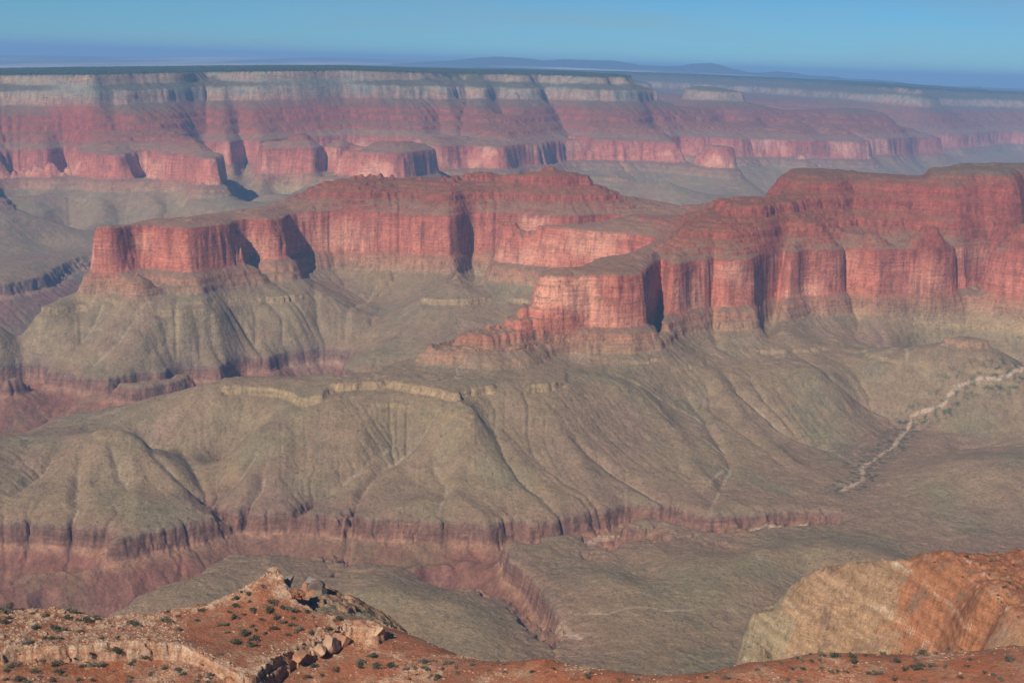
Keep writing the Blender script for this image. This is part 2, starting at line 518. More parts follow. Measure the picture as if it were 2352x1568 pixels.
# the dry wash and the slot canyon
TLINES = []
def trench(s, w0, rise):
    global P
    q = [tuple(map(float, a.split(','))) for a in s.split()]
    for a, b in zip(q[:-1], q[1:]):
        L = [(az(a[0]), math.log(a[1])), (az(b[0]), math.log(b[1]))]
        rm = 0.5 * (a[1] + b[1]); TLINES.append(L)
        D, K = dist_to(L, TE, SE, 420 / rm, wob)
        fl = p_of(a[2]) + (p_of(b[2]) - p_of(a[2])) * K
        P = np.where(D < 400 / rm, np.minimum(P, fl + np.maximum(0, D * RE - w0) * rise), P)
trench('1950,3455,-12 1868,3432,-30 1801,3385,-38 1740,3345,-42 1668,3312,-46 1567,3358,-48 1480,3365,-50 1420,3305,-50 1340,3220,-52', 40, 0.6)
trench('1340,3220,-52 1241,3165,-56 1150,3130,-64', 26, 0.6)
trench('1150,3130,-64 1037,3140,-80 927,3125,-92 821,3115,-98 740,3150,-100 650,3190,-100 560,3190,-105 450,3120,-110 390,3085,-115 300,3015,-130 147,2970,-150 60,2935,-170 -120,2850,-220', 12, 0.5)
trench('1037,3140,-80 1090,3050,-86 1150,2940,-82 1190,2850,-78 1215,2800,-76 1245,2740,-72 1275,2680,-60 1310,2610,-40 1360,2520,-8', 7, 0.95)
WASH = line_px('2420,830 2352,850 2300,872 2200,890 2170,925 2100,945 2090,980 2050,1030 1985,1075 1990,1105 1940,1140')
cut(WASH, 45, 7, (1, 0.6))
Z_NOW = z_of(P) + zoff(TE, RE)

PALE = [line_px(q) for q in ('1232,1438 1262,1432 1330,1420 1400,1412 1470,1392 1530,1402 1600,1398', '1700,1268 1745,1285 1790,1300 1830,1312 1862,1328', '1560,1185 1600,1150 1640,1110 1670,1075 1662,1040', '2000,1010 1960,1040 1990,1075', '1290,1192 1284,1212', '640,1196 600,1212 560,1205')]
# weathering: broad noise, then running water
amp = (10 + 16 * sstep(40, 330, P)) * (1 - .55 * sstep(255, 290, P) * (1 - sstep(345, 400, P)))
far = sstep(7500, 9500, RE)
P = P + (rng.random(P.shape) - .5).astype(np.float32) * RE * DTH * 0.16 + amp * (fbm(XE, YE, 700, 6, 0.55, 3) * 0.9 + far * 1.6 * fbm(XE, YE, 900, 4, 0.5, 4)) * sstep(1600, 2400, RE)

def erode(P, R_, dth, n, k, kd, cap):
    P0 = P.copy()
    cp = (cap * np.interp(P0, [-60, -20, 20, 80, 220, 275, 335, 420, 600, 720], [.8, .2, .15, .5, .6, .35, .35, .8, 1, 1])).astype(np.float32)
    ny, nx = P.shape
    N = P.size
    idx = np.arange(N, dtype=np.int32).reshape(P.shape)
    dx = (R_ * dth).ravel()
    for it in range(n):
        best = np.zeros(P.shape, np.float32); rec = idx.copy()
        for dy in (-1, 0, 1):
            for dxx in (-1, 0, 1):
                if dy == 0 and dxx == 0: continue
                ys, yd = (slice(max(0, -dy), ny - max(0, dy)), slice(max(0, dy), ny - max(0, -dy)))
                xs, xd = (slice(max(0, -dxx), nx - max(0, dxx)), slice(max(0, dxx), nx - max(0, -dxx)))
                sl = (P[ys, xs] - P[yd, xd]) / math.hypot(dy, dxx)
                m = sl > best[ys, xs]
                best[ys, xs][m] = sl[m]; rec[ys, xs][m] = idx[yd, xd][m]
        order = np.argsort(P.ravel(), kind='stable')
        rl = rec.ravel().tolist(); ol = order.tolist()
        A = (dx ** 2).tolist()
        for i in reversed(ol):
            j = rl[i]
            if j != i: A[j] += A[i]
        A = np.array(A)
        F = (k * np.minimum(A, 4e6) ** 0.5 / dx).tolist()
        p = P.ravel().tolist()
        for i in ol:
            j = rl[i]
            if j != i:
                f = F[i]; p[i] = (p[i] + f * p[j]) / (1 + f)
        P = np.array(p, np.float32).reshape(ny, nx)
        lap = np.zeros_like(P)
        lap[1:-1, 1:-1] = (P[:-2, 1:-1] + P[2:, 1:-1] + P[1:-1, :-2] + P[1:-1, 2:]) / 4 - P[1:-1, 1:-1]
        P = P + kd * lap
        P = np.maximum(P, P0 - cp - 0.15 * (P0 - P - cp).clip(0))
    # streaks of debris: random specks smeared along the way the ground drains
    g = rng.random(N).astype(np.float32); acc = np.zeros(N, np.float32)
    q = np.arange(N); r1 = rec.ravel()
    for k in range(36):
        acc += g[q]; q = r1[q]
    acc = (acc - acc.mean()) / acc.std()
    return P, np.log10(A.reshape(ny, nx)).astype(np.float32), acc.reshape(ny, nx)
P, FLOW, _x = erode(P, RE, DTH, 5, 0.022, 0.3, 30)
# again on a finer grid for the near and middle ground
FD = 0.001
s_f = np.arange(math.log(2380.0), math.log(7600.0), FD); t_f = np.arange(-0.455, 0.4555, FD)
TG, SG = np.meshgrid(t_f.astype(np.float32), s_f.astype(np.float32))
RG = np.exp(SG); XG = RG * np.sin(TG); YG = RG * np.cos(TG)
PF = upsample(P, S0, TH0, DS, DTH, s_f, t_f)
PF = PF + 6.5 * fbm(XG, YG, 130, 4, .6, 6) * sstep(5, 60, PF) + (rng.random(PF.shape) - .5).astype(np.float32) * RG * FD * .25
PF, FLOWF, STRK = erode(PF, RG, FD, 4, 0.012, 0.25, 13)
# ------------------------------------------------------------------ the ground mesh of the canyon
def rows_cols(sa, sb, ds, tin, dt, tout):
    n = int((sb - sa) / ds) + 1
    s = np.linspace(sa, sb, n)
    a = np.arange(-tin, tin + dt / 2, dt)
    o = np.arange(dt * 4, tout - tin, dt * 4)
    t = np.concatenate([-(tin + o[::-1]), a, tin + o])
    return s, t

def grid_object(name, X, Y, Z, mats, attrs=None, kind='structure', smooth=True, keep=None):
    ny, nx = X.shape
    me = bpy.data.meshes.new(name)
    co = np.stack([X, Y, Z], -1).reshape(-1, 3).astype(np.float32)
    i = np.arange(ny * nx).reshape(ny, nx)
    q = np.stack([i[:-1, :-1], i[:-1, 1:], i[1:, 1:], i[1:, :-1]], -1).reshape(-1, 4)
    if keep is not None: q = q[keep.ravel()]
    used = None
    if keep is not None:
        used = np.zeros(ny * nx, bool); used[q.ravel()] = True
        remap = np.cumsum(used) - 1
        co = co[used]; q = remap[q]
    q = q.astype(np.int32)
    me.vertices.add(len(co)); me.vertices.foreach_set('co', co.ravel())
    me.loops.add(q.size); me.loops.foreach_set('vertex_index', q.ravel())
    me.polygons.add(len(q)); me.polygons.foreach_set('loop_start', np.arange(0, q.size, 4, dtype=np.int32))
    me.update(calc_edges=True)
    if smooth: me.shade_smooth()
    for an, arr in (attrs or {}).items():
        if arr.ndim == 3:
            at = me.attributes.new(an, 'FLOAT_COLOR', 'POINT')
            a4 = np.concatenate([arr.reshape(-1, 3), np.ones((arr.shape[0] * arr.shape[1], 1))], 1).astype(np.float32)
            if used is not None: a4 = a4[used]
            at.data.foreach_set('color', a4.ravel())
    for m in mats: me.materials.append(m)
    o = bpy.data.objects.new(name, me)
    COL.objects.link(o)
    o['kind'] = kind
    return o

def rock_mat(name, noise_scale=0.02, amt=0.25, bump=1.0, bump_scale=0.05, speck=0.0, speck_scale=0.1, speck_col=(.05, .06, .035), bed_s=.16):
    m = bpy.data.materials.new(name); m.use_nodes = True
    n = m.node_tree.nodes; l = m.node_tree.links
    b = n['Principled BSDF']
    b.inputs['Roughness'].default_value = 0.95
    b.inputs['Specular IOR Level'].default_value = 0.1
    at = n.new('ShaderNodeAttribute'); at.attribute_name = 'rock'
    tc = n.new('ShaderNodeTexCoord')
    def noise(sc_, det, rough):
        q = n.new('ShaderNodeTexNoise'); q.inputs['Scale'].default_value = sc_; q.inputs['Detail'].default_value = det
        q.inputs['Roughness'].default_value = rough
        l.new(tc.outputs['Object'], q.inputs['Vector']); return q
    def rng_(src, a, b_, c, d):
        q = n.new('ShaderNodeMapRange'); q.inputs[1].default_value = a; q.inputs[2].default_value = b_
        q.inputs[3].default_value = c; q.inputs[4].default_value = d
        l.new(src, q.inputs[0]); return q.outputs[0]
    def mul(a, b_):
        q = n.new('ShaderNodeMix'); q.data_type = 'RGBA'; q.blend_type = 'MULTIPLY'; q.inputs[0].default_value = 1
        l.new(a, q.inputs[6]); l.new(b_, q.inputs[7]); return q.outputs[2]
    c = mul(at.outputs['Color'], rng_(noise(noise_scale, 8, .75).outputs[0], .3, .7, 1 - amt, 1 + amt))
    c = mul(c, rng_(noise(noise_scale * 7, 4, .7).outputs[0], .3, .7, 1 - amt, 1 + amt))
    # walls: thin beds, joints and drip stains; only where the rock stands steep
    ge = n.new('ShaderNodeNewGeometry'); sx = n.new('ShaderNodeSeparateXYZ'); l.new(ge.outputs['True Normal'], sx.inputs[0])
    st = rng_(sx.outputs[2], .3, .64, 1, 0)
    def strata(sxy, sz, lo, hi, a, b_):
        mp = n.new('ShaderNodeMapping'); mp.inputs['Scale'].default_value = (sxy, sxy, sz)
        l.new(tc.outputs['Object'], mp.inputs[0])
        q = n.new('ShaderNodeTexNoise'); q.inputs['Scale'].default_value = 1; q.inputs['Detail'].default_value = 5; q.inputs['Roughness'].default_value = .7
        l.new(mp.outputs[0], q.inputs['Vector'])
        return rng_(q.outputs[0], lo, hi, a, b_)
    for f in (strata(bed_s * .05, bed_s, .3, .7, .70, 1.28), strata(bed_s * .33, bed_s * .035, .26, .52, .5, 1.1)):
        q = n.new('ShaderNodeMix'); q.data_type = 'FLOAT'; l.new(st, q.inputs[0]); q.inputs[2].default_value = 1; l.new(f, q.inputs[3])
        c = mul(c, q.outputs[0])
    if speck:
        k = noise(speck_scale, 3, .6)
        # scrub and stones scattered over the ground
        f = rng_(k.outputs[0], .60, .68, 0, speck)
        q = n.new('ShaderNodeMix'); q.data_type = 'RGBA'; l.new(f, q.inputs[0]); l.new(c, q.inputs[6]); q.inputs[7].default_value = (*speck_col, 1)
        c = q.outputs[2]
        f = rng_(noise(speck_scale * 1.3, 2, .6).outputs[0], .66, .74, 0, speck * .6)
        q = n.new('ShaderNodeMix'); q.data_type = 'RGBA'; q.blend_type = 'SCREEN'; l.new(f, q.inputs[0]); l.new(c, q.inputs[6]); q.inputs[7].default_value = (.22, .17, .12, 1)
        c = q.outputs[2]
    l.new(c, b.inputs['Base Color'])
    if bump:
        n2 = noise(bump_scale, 6, .7)
        bp = n.new('ShaderNodeBump'); bp.inputs['Strength'].default_value = 0.9; bp.inputs['Distance'].default_value = bump
        l.new(n2.outputs[0], bp.inputs['Height']); l.new(bp.outputs[0], b.inputs['Normal'])
    return m

def srgb(*c):
    c = np.array(c, float) / 255
    return np.where(c < 0.04045, c / 12.92, ((c + 0.055) / 1.055) ** 2.4)

s_a, t_a = rows_cols(math.log(1530.0), math.log(15500.0), 0.00115, 0.44, 0.00098, 0.55)
s_b = np.linspace(math.log(15500.0), math.log(25900.0), 220)
s_m = np.concatenate([s_a, s_b[1:]])
PM = upsample(P, S0, TH0, DS, DTH, s_m, t_a)
FL = upsample(FLOW, S0, TH0, DS, DTH, s_m, t_a)
TM, SM = np.meshgrid(t_a.astype(np.float32), s_m.astype(np.float32))
RM = np.exp(SM); XM = RM * np.sin(TM); YM = RM * np.cos(TM)
near = 1 - sstep(7000, 12000, RM)
_r = (s_m > s_f[2]) & (s_m < s_f[-3]); _c = (t_a > t_f[2]) & (t_a < t_f[-3])
_b = sstep(0, 0.06, np.minimum(s_m[_r] - s_f[0], s_f[-1] - s_m[_r]))[:, None] * sstep(0, 0.02, np.minimum(t_a[_c] - t_f[0], t_f[-1] - t_a[_c]))[None]
_ix = np.ix_(_r, _c)
PM[_ix] += (upsample(PF, s_f[0], t_f[0], FD, FD, s_m[_r], t_a[_c]) - PM[_ix]) * _b
FL[_ix] += (upsample(FLOWF, s_f[0], t_f[0], FD, FD, s_m[_r], t_a[_c]) - FL[_ix]) * _b
PM = PM.astype(np.float32)
_d, _k = dist_to(WASH, TM, SM, .06)
_w = (1 - sstep(120, 200, _d * RM)) * sstep(3560, 3640, RM)
PM = (PM + (np.maximum(PM, 9 + .06 * np.minimum(_d * RM, 200)) - PM) * _w).astype(np.float32)
STK = np.zeros(PM.shape, np.float32)
STK[_ix] = upsample(STRK, s_f[0], t_f[0], FD, FD, s_m[_r], t_a[_c]) * _b
# joints, buttresses and ledges: cliffs break along them
cl = np.interp(PM, [-30, -12, 6, 60, 180, 200, 215, 255, 275, 330, 400, 490, 520, 590, 610, 680, 705], [0.6, 0.9, 0.6, 0.12, 0.25, 0.5, 0.3, 0.6, .7, .36, 1.2, 1.1, 0.8, 1, 0.7, 1, 0.2]).astype(np.float32)
rough = 9 * (billow(XM, YM, 150, 3, 0.55, 11) - 0.28) + 3.0 * fbm(XM, YM, 24, 2, 0.5, 17) * near
_k = cl > 0.45
_cv = np.zeros(PM.shape, np.float32)
_cv[_k] = 6.0 * (cells(XM[_k], YM[_k], 62, 5)[0] - .5) + 3.5 * (cells(XM[_k], YM[_k], 27, 6)[0] - .5)
rough = rough + _cv * (.4 + .6 * near)
nose = (sstep(az(985), az(1020), TM) * (1 - sstep(az(1290), az(1345), TM)) * sstep(3700, 3760, RM) * (1 - sstep(4250, 4400, RM))).astype(np.float32)
PM2 = PM + cl * rough * (1 - .75 * nose) * (1 + 0.8 * (1 - near)) + 1.2 * fbm(XM, YM, 60, 3, 0.5, 21)
ZS = z_of(PM2).astype(np.float32)
_zn = np.interp(PM2, [280, 290, 337, 345], [270, 288, 522, 526]).astype(np.float32)
_nm = nose * (PM2 > 280) * (PM2 < 345)
ZS = ZS + (_zn - ZS) * _nm
# weak beds crop out in places only: elsewhere rubble buries them
def ledge(p0, a, wl, seed, thr=0.0, bury=1.0, w=None, hw=30):
    """a little cliff 2a high where P crosses p0, and the bench that goes with it"""
    global ZS
    d = PM2 - p0
    m = np.abs(d) < hw
    dd = d[m]
    n = fbm(XM[m], YM[m], wl, 3, .55, seed)
    k = sstep(thr, thr + .22, n) if bury else .3 + .7 * sstep(-.15, .15, n)
    if w is not None: k = k * w[m]
    ZS[m] += a * k * (np.tanh(dd / 1.4) - dd / hw) * (1 - np.abs(dd) / hw) * 1.15
_dy = (33 * sstep(az(690), az(780), TM) * (1 - sstep(az(1320), az(1500), TM)) * (1 - sstep(4050, 4400, RM))).astype(np.float32)
PM2_ = PM2; PM2 = PM2 - _dy
_wn = sum(sstep(az(a), az(a + 14), TM) * (1 - sstep(az(b), az(b + 14), TM)) for a, b in ((500, 1135), (1212, 1300))) * (RM < 4200)
_wm = sum(sstep(az(a), az(a + 14), TM) * (1 - sstep(az(b), az(b + 14), TM)) for a, b in ((75, 190), (355, 480), (590, 700), (960, 1115), (1165, 1260))) * (RM > 4400) * (RM < 6200) * (TM < az(1300))
_wf = .45 * ((RM > 6200) | (TM > az(1500)))
_w = np.maximum(np.maximum(_wn, _wm), _wf * sstep(.0, .3, fbm(XM, YM, 300, 3, .5, 39))).astype(np.float32)
ledge(203, 11, 360, 31, -.9, 1, _w); ledge(165, 3.0, 300, 33, 0.1); ledge(140, 2.5, 300, 34, 0.12); ledge(238, 4, 260, 35, .12); ledge(110, 2.5, 300, 36, .15)
PM2 = PM2_
for p0, a in ((344, 6), (356, 8), (370, 9), (384, 8), (398, 9), (412, 8), (428, 10), (444, 8), (462, 9), (480, 9), (500, 8), (522, 8), (545, 7), (570, 6), (640, 3), (660, 3)):
    ledge(p0, a, 240, 300 + p0, 0, 0, None, 14)
ZS += nose * sstep(285, 300, ZS) * (1 - sstep(500, 520, ZS)) * 9.0 * np.tanh(2.2 * np.sin(ZS * 2 * math.pi / 36.0 + 2 * fbm(XM, YM, 120, 2, .5, 29)))
ZM = ZS + zoff(TM, RM)
ZM = ZM + (sstep(100, 330, PM2) * 1.0 + 0.6) * fbm(XM, YM, 18, 2, 0.5, 41) * near + 1.0 * STK * near * sstep(20, 120, PM2) * (1 - sstep(285, 330, PM2))
def ramp(z, stops):
    zs = [s[0] for s in stops]
    return np.stack([np.interp(z, zs, [s[1][k] for s in stops]) for k in range(3)], -1).astype(np.float32)

def mix(a, b, f):
    return a + (b - a) * f[..., None]

def slope_of(X, Y, Z):
    dxr = np.hypot(np.gradient(X, axis=0), np.gradient(Y, axis=0)); dxc = np.hypot(np.gradient(X, axis=1), np.gradient(Y, axis=1))
    return np.hypot(np.gradient(Z, axis=0) / dxr, np.gradient(Z, axis=1) / dxc).astype(np.float32)

SL = slope_of(XM, YM, ZM)
wobm = tuple(upsample(w_, S0, TH0, DS, DTH, s_m, t_a) for w_ in wob)
steep = sstep(0.75, 1.5, SL)
zz = ZS + 6 * fbm(XM, YM, 260, 3, 0.5, 51)
zz = np.where(RM < 8000, np.minimum(zz, 832), zz)
ROCK = ramp(zz, [(-420, (.19, .125, .11)), (-115, (.23, .125, .10)), (-66, (.28, .14, .10)), (-56, (.38, .24, .16)), (-46, (.36, .21, .14)), (-40, (.25, .145, .105)), (0, (.25, .15, .105)), (12, (.24, .17, .115)), (60, (.31, .22, .13)),
                 (185, (.35, .26, .14)), (200, (.46, .32, .165)), (240, (.44, .30, .16)), (262, (.42, .25, .14)), (290, (.44, .23, .13)), (320, (.42, .20, .11)),
                 (345, (.50, .165, .10)), (430, (.54, .185, .115)), (510, (.45, .135, .082)), (525, (.37, .105, .062)), (600, (.39, .108, .062)), (750, (.38, .10, .058)),
                 (840, (.34, .11, .065)), (852, (.42, .26, .17)), (930, (.44, .285, .18)), (950, (.39, .28, .185)), (958, (.30, .27, .2)), (1005, (.28, .25, .18)), (1015, (.42, .275, .17)), (1085, (.38, .25, .16))])
SOIL = ramp(zz, [(-420, (.20, .14, .115)), (-70, (.26, .145, .11)), (-54, (.36, .235, .165)), (-44, (.30, .19, .13)), (0, (.265, .18, .118)), (40, (.285, .218, .13)), (90, (.30, .225, .14)), (200, (.33, .25, .15)), (262, (.31, .235, .145)),
                 (345, (.30, .19, .125)), (515, (.34, .21, .135)), (560, (.34, .20, .125)), (592, (.32, .145, .078)), (640, (.30, .135, .07)), (750, (.30, .12, .062)), (800, (.25, .145, .088)), (850, (.22, .17, .11)), (960, (.19, .17, .11)), (1010, (.17, .16, .105)), (1086, (.07, .08, .05)), (1200, (.04, .052, .036))])
SOIL *= (np.array([.645, .562, .497], np.float32) * np.interp(zz, [0, 60, 110, 200, 860, 950], [1.28, 1.26, 1.1, 1.08, 1, .95])[..., None]).astype(np.float32)
ROCK *= (np.array([.85, .83, .80], np.float32) * np.interp(zz, [-40, 200, 340, 350, 515, 535, 740, 850], [.95, .8, .85, 1, .95, .78, .78, .85])[..., None]).astype(np.float32)
# bedding: thin lighter and darker courses in the walls
bed = perlin(zz * 0.11, XM * 0.0006, 61) * 0.55 + perlin(zz * 0.31, XM * 0.001, 62) * 0.45
bedw = np.interp(zz, [-60, -40, 0, 60, 180, 210, 280, 340, 350, 510, 530, 740, 840, 860, 1085], [.5, 1, 1, .4, .6, .6, .9, .8, .15, .15, 1, 1, .5, .3, .6])
ROCK *= (1 + np.interp(zz, [500, 530, 750, 840], [.26, .55, .5, .3]) * bed * bedw)[..., None].astype(np.float32)
# desert varnish and pale scars run down the great cliff
streak = fbm(XM + 0.4 * YM, zz * 0.12, 45, 4, 0.55, 71)
rw = sstep(335, 350, zz) * (1 - sstep(514, 526, zz))
ROCK = mix(ROCK, ROCK * np.array([.62, .58, .62], np.float32), np.clip(streak * 1.6, 0, 1) * (.35 + .65 * rw))
pale = fbm(XM, YM + zz * 1.3, 330, 3, 0.5, 73)
ROCK = mix(ROCK, np.array([.64, .31, .19], np.float32) * np.ones_like(ROCK), rw * np.clip(pale * 2.2 - 0.1, 0, 0.6))
tree_ = sstep(845, 858, zz) * np.clip(fbm(XM, YM + 2 * zz, 320, 4, .6, 77) * 2.2 + .05, 0, .85)
ROCK = mix(ROCK, np.array([.20, .19, .14], np.float32) * np.ones_like(ROCK), tree_)
# patches of the shale country: maroon, olive, grey
pa = fbm(XM, YM, 520, 4, 0.55, 81); pb = fbm(XM, YM, 300, 4, 0.55, 83)
low = 1 - sstep(240, 330, zz)
SOIL = mix(SOIL, np.array([.205, .12, .078], np.float32) * np.ones_like(SOIL), low * np.clip(pa * 1.5 + .2 * (1 - sstep(20, 60, zz)) - .12, 0, .8))
SOIL = mix(SOIL, np.array([.165, .145, .075], np.float32) * np.ones_like(SOIL), low * np.clip(pb * 1.4, 0, .5))
gul = sstep(3.4, 4.8, FL) * sstep(0.12, 0.3, SL)
SOIL = mix(SOIL, SOIL * np.array([1.3, 1.22, 1.15], np.float32), gul * np.clip(.5 + fbm(XM, YM, 200, 2, .5, 85), 0, 1) * .7)
talus = sstep(20, 120, PM2) * (1 - sstep(285, 330, PM2)) * sstep(.12, .3, SL) * np.clip(.55 + .9 * fbm(XM, YM, 380, 3, .5, 86), 0, 1)
SOIL = mix(SOIL, np.array([.31, .20, .135], np.float32) * np.ones_like(SOIL), talus * np.clip(STK * .75 - .15, 0, .85))
SOIL = mix(SOIL, np.array([.14, .128, .085], np.float32) * np.ones_like(SOIL), talus * np.clip(-STK * .6 - .15, 0, .75))
_DK = (np.full(TM.shape, 9.0, np.float32), np.zeros(TM.shape, np.float32))
for _L in GLINES + PALE: dist_to(_L, TM, SM, 0.01, wobm, _DK)
D_, K_ = _DK
SOIL = mix(SOIL, np.array([.36, .275, .18], np.float32) * np.ones_like(SOIL), (1 - sstep(2.5, 6.5, D_ * RM)) * .65 * sstep(.1, .35, K_) * np.clip(.5 + fbm(XM, YM, 90, 2, .5, 88), 0, 1))
D_, K_ = dist_to(WASH, TM, SM, 0.02, wobm)
wash = (1 - sstep(5, 9, D_ * RM + 5 * fbm(XM, YM, 40, 2, .5, 91))) * (RM < 6000)
SOIL = mix(SOIL, np.array([.40, .27, .175], np.float32) * np.ones_like(SOIL), wash)
scrub = (1 - sstep(12, 45, np.abs(D_ * RM - 26))) * (RM < 6000) * sstep(.05, .3, fbm(XM, YM, 22, 2, .6, 93))
SOIL = mix(SOIL, np.array([.06, .075, .04], np.float32) * np.ones_like(SOIL), scrub * .8)
C = mix(SOIL, ROCK, steep)
gw = (1 - sstep(-6, 6, ZS)) * (RM < 5200)
C = mix(C, C * np.array([.92, .80, .74], np.float32) * (1 + .5 * fbm(XM + ZS, YM, 40, 4, .65, 97))[..., None].astype(np.float32), gw)
_DK = (np.full(TM.shape, 9.0, np.float32), np.zeros(TM.shape, np.float32))
for _L in TLINES: dist_to(_L, TM, SM, 0.012, wobm, _DK)
C = mix(C, np.array([.40, .27, .18], np.float32) * np.ones_like(C), (1 - sstep(6, 15, _DK[0] * RM + 7 * fbm(XM, YM, 50, 2, .5, 92))) * (RM < 3700) * (XM > 60) * .75)
# forest on the rim
fo = sstep(1079, 1086, ZS) * (1 - steep)
C = mix(C, np.array([.03, .042, .03], np.float32) * np.ones_like(C), fo)

mat_rock = rock_mat('canyon rock', 0.018, 0.26, 9.0, 0.04, .45, .08)
ground = grid_object('canyon_terrain', XM, YM, ZM, [mat_rock], {'rock': C})
# ------------------------------------------------------------------ the plateau country beyond, to the horizon
def skyline(u, pts):
    return np.interp(u, [p[0] for p in pts], [p[1] for p in pts])
_us = np.linspace(-700, 3000, 700)
_HZ = 107 + 0.0319 * _us
_lo = skyline(_us, [(-700, 150), (0, 158), (430, 158), (784, 156), (1050, 157), (1200, 160), (1400, 168), (1568, 173), (2000, 192), (2352, 206), (3000, 240)])
_hi = skyline(_us, [(-700, 110), (0, 125), (400, 130), (784, 133), (1000, 140), (1100, 143), (1300, 145), (1568, 155), (1800, 171), (2000, 186), (2200, 197), (2352, 201), (3000, 225)])
_azs = np.array([az(u, 150) for u in _us])
rr = np.concatenate([np.linspace(25500, 30000, 8), np.linspace(31000, 62000, 120), np.linspace(62500, 90000, 20)])
TF, RF = np.meshgrid(_azs, rr)
k = np.clip((RF - 27000) / (60000 - 27000), 0, 1)
dep = ((_lo - _HZ) * (1 - k) ** 1.3 + (_hi - _HZ) * (1 - (1 - k) ** 1.3)) / FPX
XF, YF = RF * np.sin(TF), RF * np.cos(TF)
ZF = CAMZ - dep * RF - 40 * (1 - sstep(27000, 31000, RF)) * 2
_swell = 55 * fbm(XF, YF * 0.25, 9000, 4, .5, 103) * sstep(28000, 34000, RF) * (1 - sstep(56000, 61000, RF))
ZF = ZF + _swell - 500 * sstep(62000, 90000, RF)
fa = fbm(XF, YF * 0.3, 7000, 4, .5, 105)
CF = mix(np.array([.09, .09, .08], np.float32) * np.ones(XF.shape + (3,), np.float32), np.array([.55, .46, .42], np.float32) * np.ones(XF.shape + (3,), np.float32), np.clip(fa * 1.8 + .2, 0, 1).astype(np.float32))
grid_object('plateau', XF, YF, ZF, [rock_mat('plateau rock', 0.0004, .2, 0)], {'rock': CF.astype(np.float32)})

_mt = [(930, 146), (1000, 142), (1050, 138), (1090, 134), (1140, 131), (1200, 134), (1250, 140), (1300, 137), (1350, 139), (1400, 140), (1430, 143), (1470, 150), (1520, 153), (1568, 152), (1590, 147), (1630, 146), (1650, 149), (1680, 158), (1720, 166), (1750, 167), (1790, 165), (1820, 167), (1860, 173), (1910, 175), (1950, 180), (2010, 182), (2060, 186), (2110, 192), (2200, 197)]
_um = np.linspace(900, 2260, 420)
_t = np.array([az(u, 150) for u in _um])
_top = skyline(_um, _mt) + 1.2 * fbm(_um, _um * 0, 45, 4, .6, 111)
_d = np.linspace(-1, 1, 61)
TX, DX = np.meshgrid(_t, _d)
RX = 41000 + 4000 * DX + 1500 * fbm(TX * 38000, DX * 3000, 9000, 2, .5, 113)
_c = 1 - np.abs(DX)
XX, YX = RX * np.sin(TX), RX * np.cos(TX)
_topz = CAMZ - (_top - (107 + 0.0319 * _um)) / FPX * 41000
ZX = 650 + (_topz[None] - 650) * np.clip(_c ** 0.9, 0, 1) * (1 - .35 * (1 - _c) * _c * 4 * billow(XX, YX, 4200, 3, .5, 115))
CX_ = np.array([.05, .055, .045], np.float32) * np.ones(XX.shape + (3,), np.float32)
grid_object('mountains', XX, YX, ZX, [rock_mat('mountain rock', 0.0008, .25, 0)], {'rock': CX_})
# ------------------------------------------------------------------ the near rim: red ledge, slope and orange spur
LOWC, TOPC = [], []
def NW(dst, s):
    for q in s.split():
        u, v, r = map(float, q.split(','))
        t, z = at_r(u, v, r); dst.append((t, math.log(r), z))
def NH(dst, s):
    for q in s.split():
        u, r, z = map(float, q.split(',')); dst.append((az(u, 1450), math.log(r), z))
NW(LOWC, '0,1568,618 0,1522,640 100,1522,640 200,1517,642 300,1508,644 360,1512,642 417,1524,634 500,1560,618 887,1482,676 784,1505,664 700,1542,645 620,1570,631 '
   '940,1492,672 1000,1501,668 1077,1526,656 1200,1529,650 1250,1513,656 1317,1533,650 1417,1546,645 1451,1560,641 1568,1556,645 1660,1561,645 1695,1556,648 1725,1519,672 1781,1515,680 1858,1502,700 2018,1502,710 2200,1498,715 2352,1484,722 '
   '300,1568,618 800,1568,636 1000,1568,633 1200,1568,632 1450,1572,634 1600,1572,638 1900,1568,652 2120,1568,656 2352,1568,662 2600,1568,668 2600,1480,735')
NH(LOWC, '-300,500,940 0,500,945 600,500,945 1200,500,945 1800,500,945 2400,500,945 2700,520,945 -300,640,926')
NW(LOWC, '784,1399,740 850,1413,752 900,1432,778 935,1462,800 968,1490,752 720,1352,800 1000,1484,712 680,1360,800')
NH(LOWC, '-300,860,800 0,860,800 200,860,800 400,880,790 600,900,800 717,920,790 850,890,790 950,830,800 1050,775,810 1200,735,820 1317,730,825 1450,725,825 1568,730,825 1680,745,815')
NH(LOWC, '-300,1050,560 0,1050,560 400,1050,560 800,1050,560 1200,1000,590 1450,1000,610 1600,1010,640 '
   '-300,1550,120 200,1550,120 600,1550,120 1000,1550,120 1400,1550,120 1800,1550,130 2200,1550,150 2700,1550,200 1300,850,720 1000,930,700')
NH(LOWC, '1750,850,775 1900,860,785 2050,870,795 2200,860,805 2352,850,820 2600,850,830')
NW(LOWC, '1705,1502,1088 1780,1502,1092 1850,1502,1095 1950,1502,1100 2050,1502,1104 2150,1500,1085 2250,1500,1045 2352,1496,985 '
   '1808,1364,1130 1840,1346,1130 1868,1334,1130 1915,1340,1130 1945,1334,1131 1975,1346,1131 1998,1357,1131 2008,1334,1133 2061,1320,1137 2101,1300,1144 2115,1280,1146 2148,1267,1150 '
   '2155,1318,1122 2251,1345,1078 2255,1378,1060 2301,1405,1036 2352,1422,1015 2200,1272,1156 2260,1273,1160 2335,1279,1160 2352,1260,1175 2300,1340,1090 2352,1350,1078 2352,1390,1040 2500,1440,1010 2600,1330,1120 2500,1270,1180 '
   '1715,1432,1120 1740,1404,1127 1775,1392,1128')
NH(LOWC, '1700,1105,655 1680,1135,640 1690,1075,690')
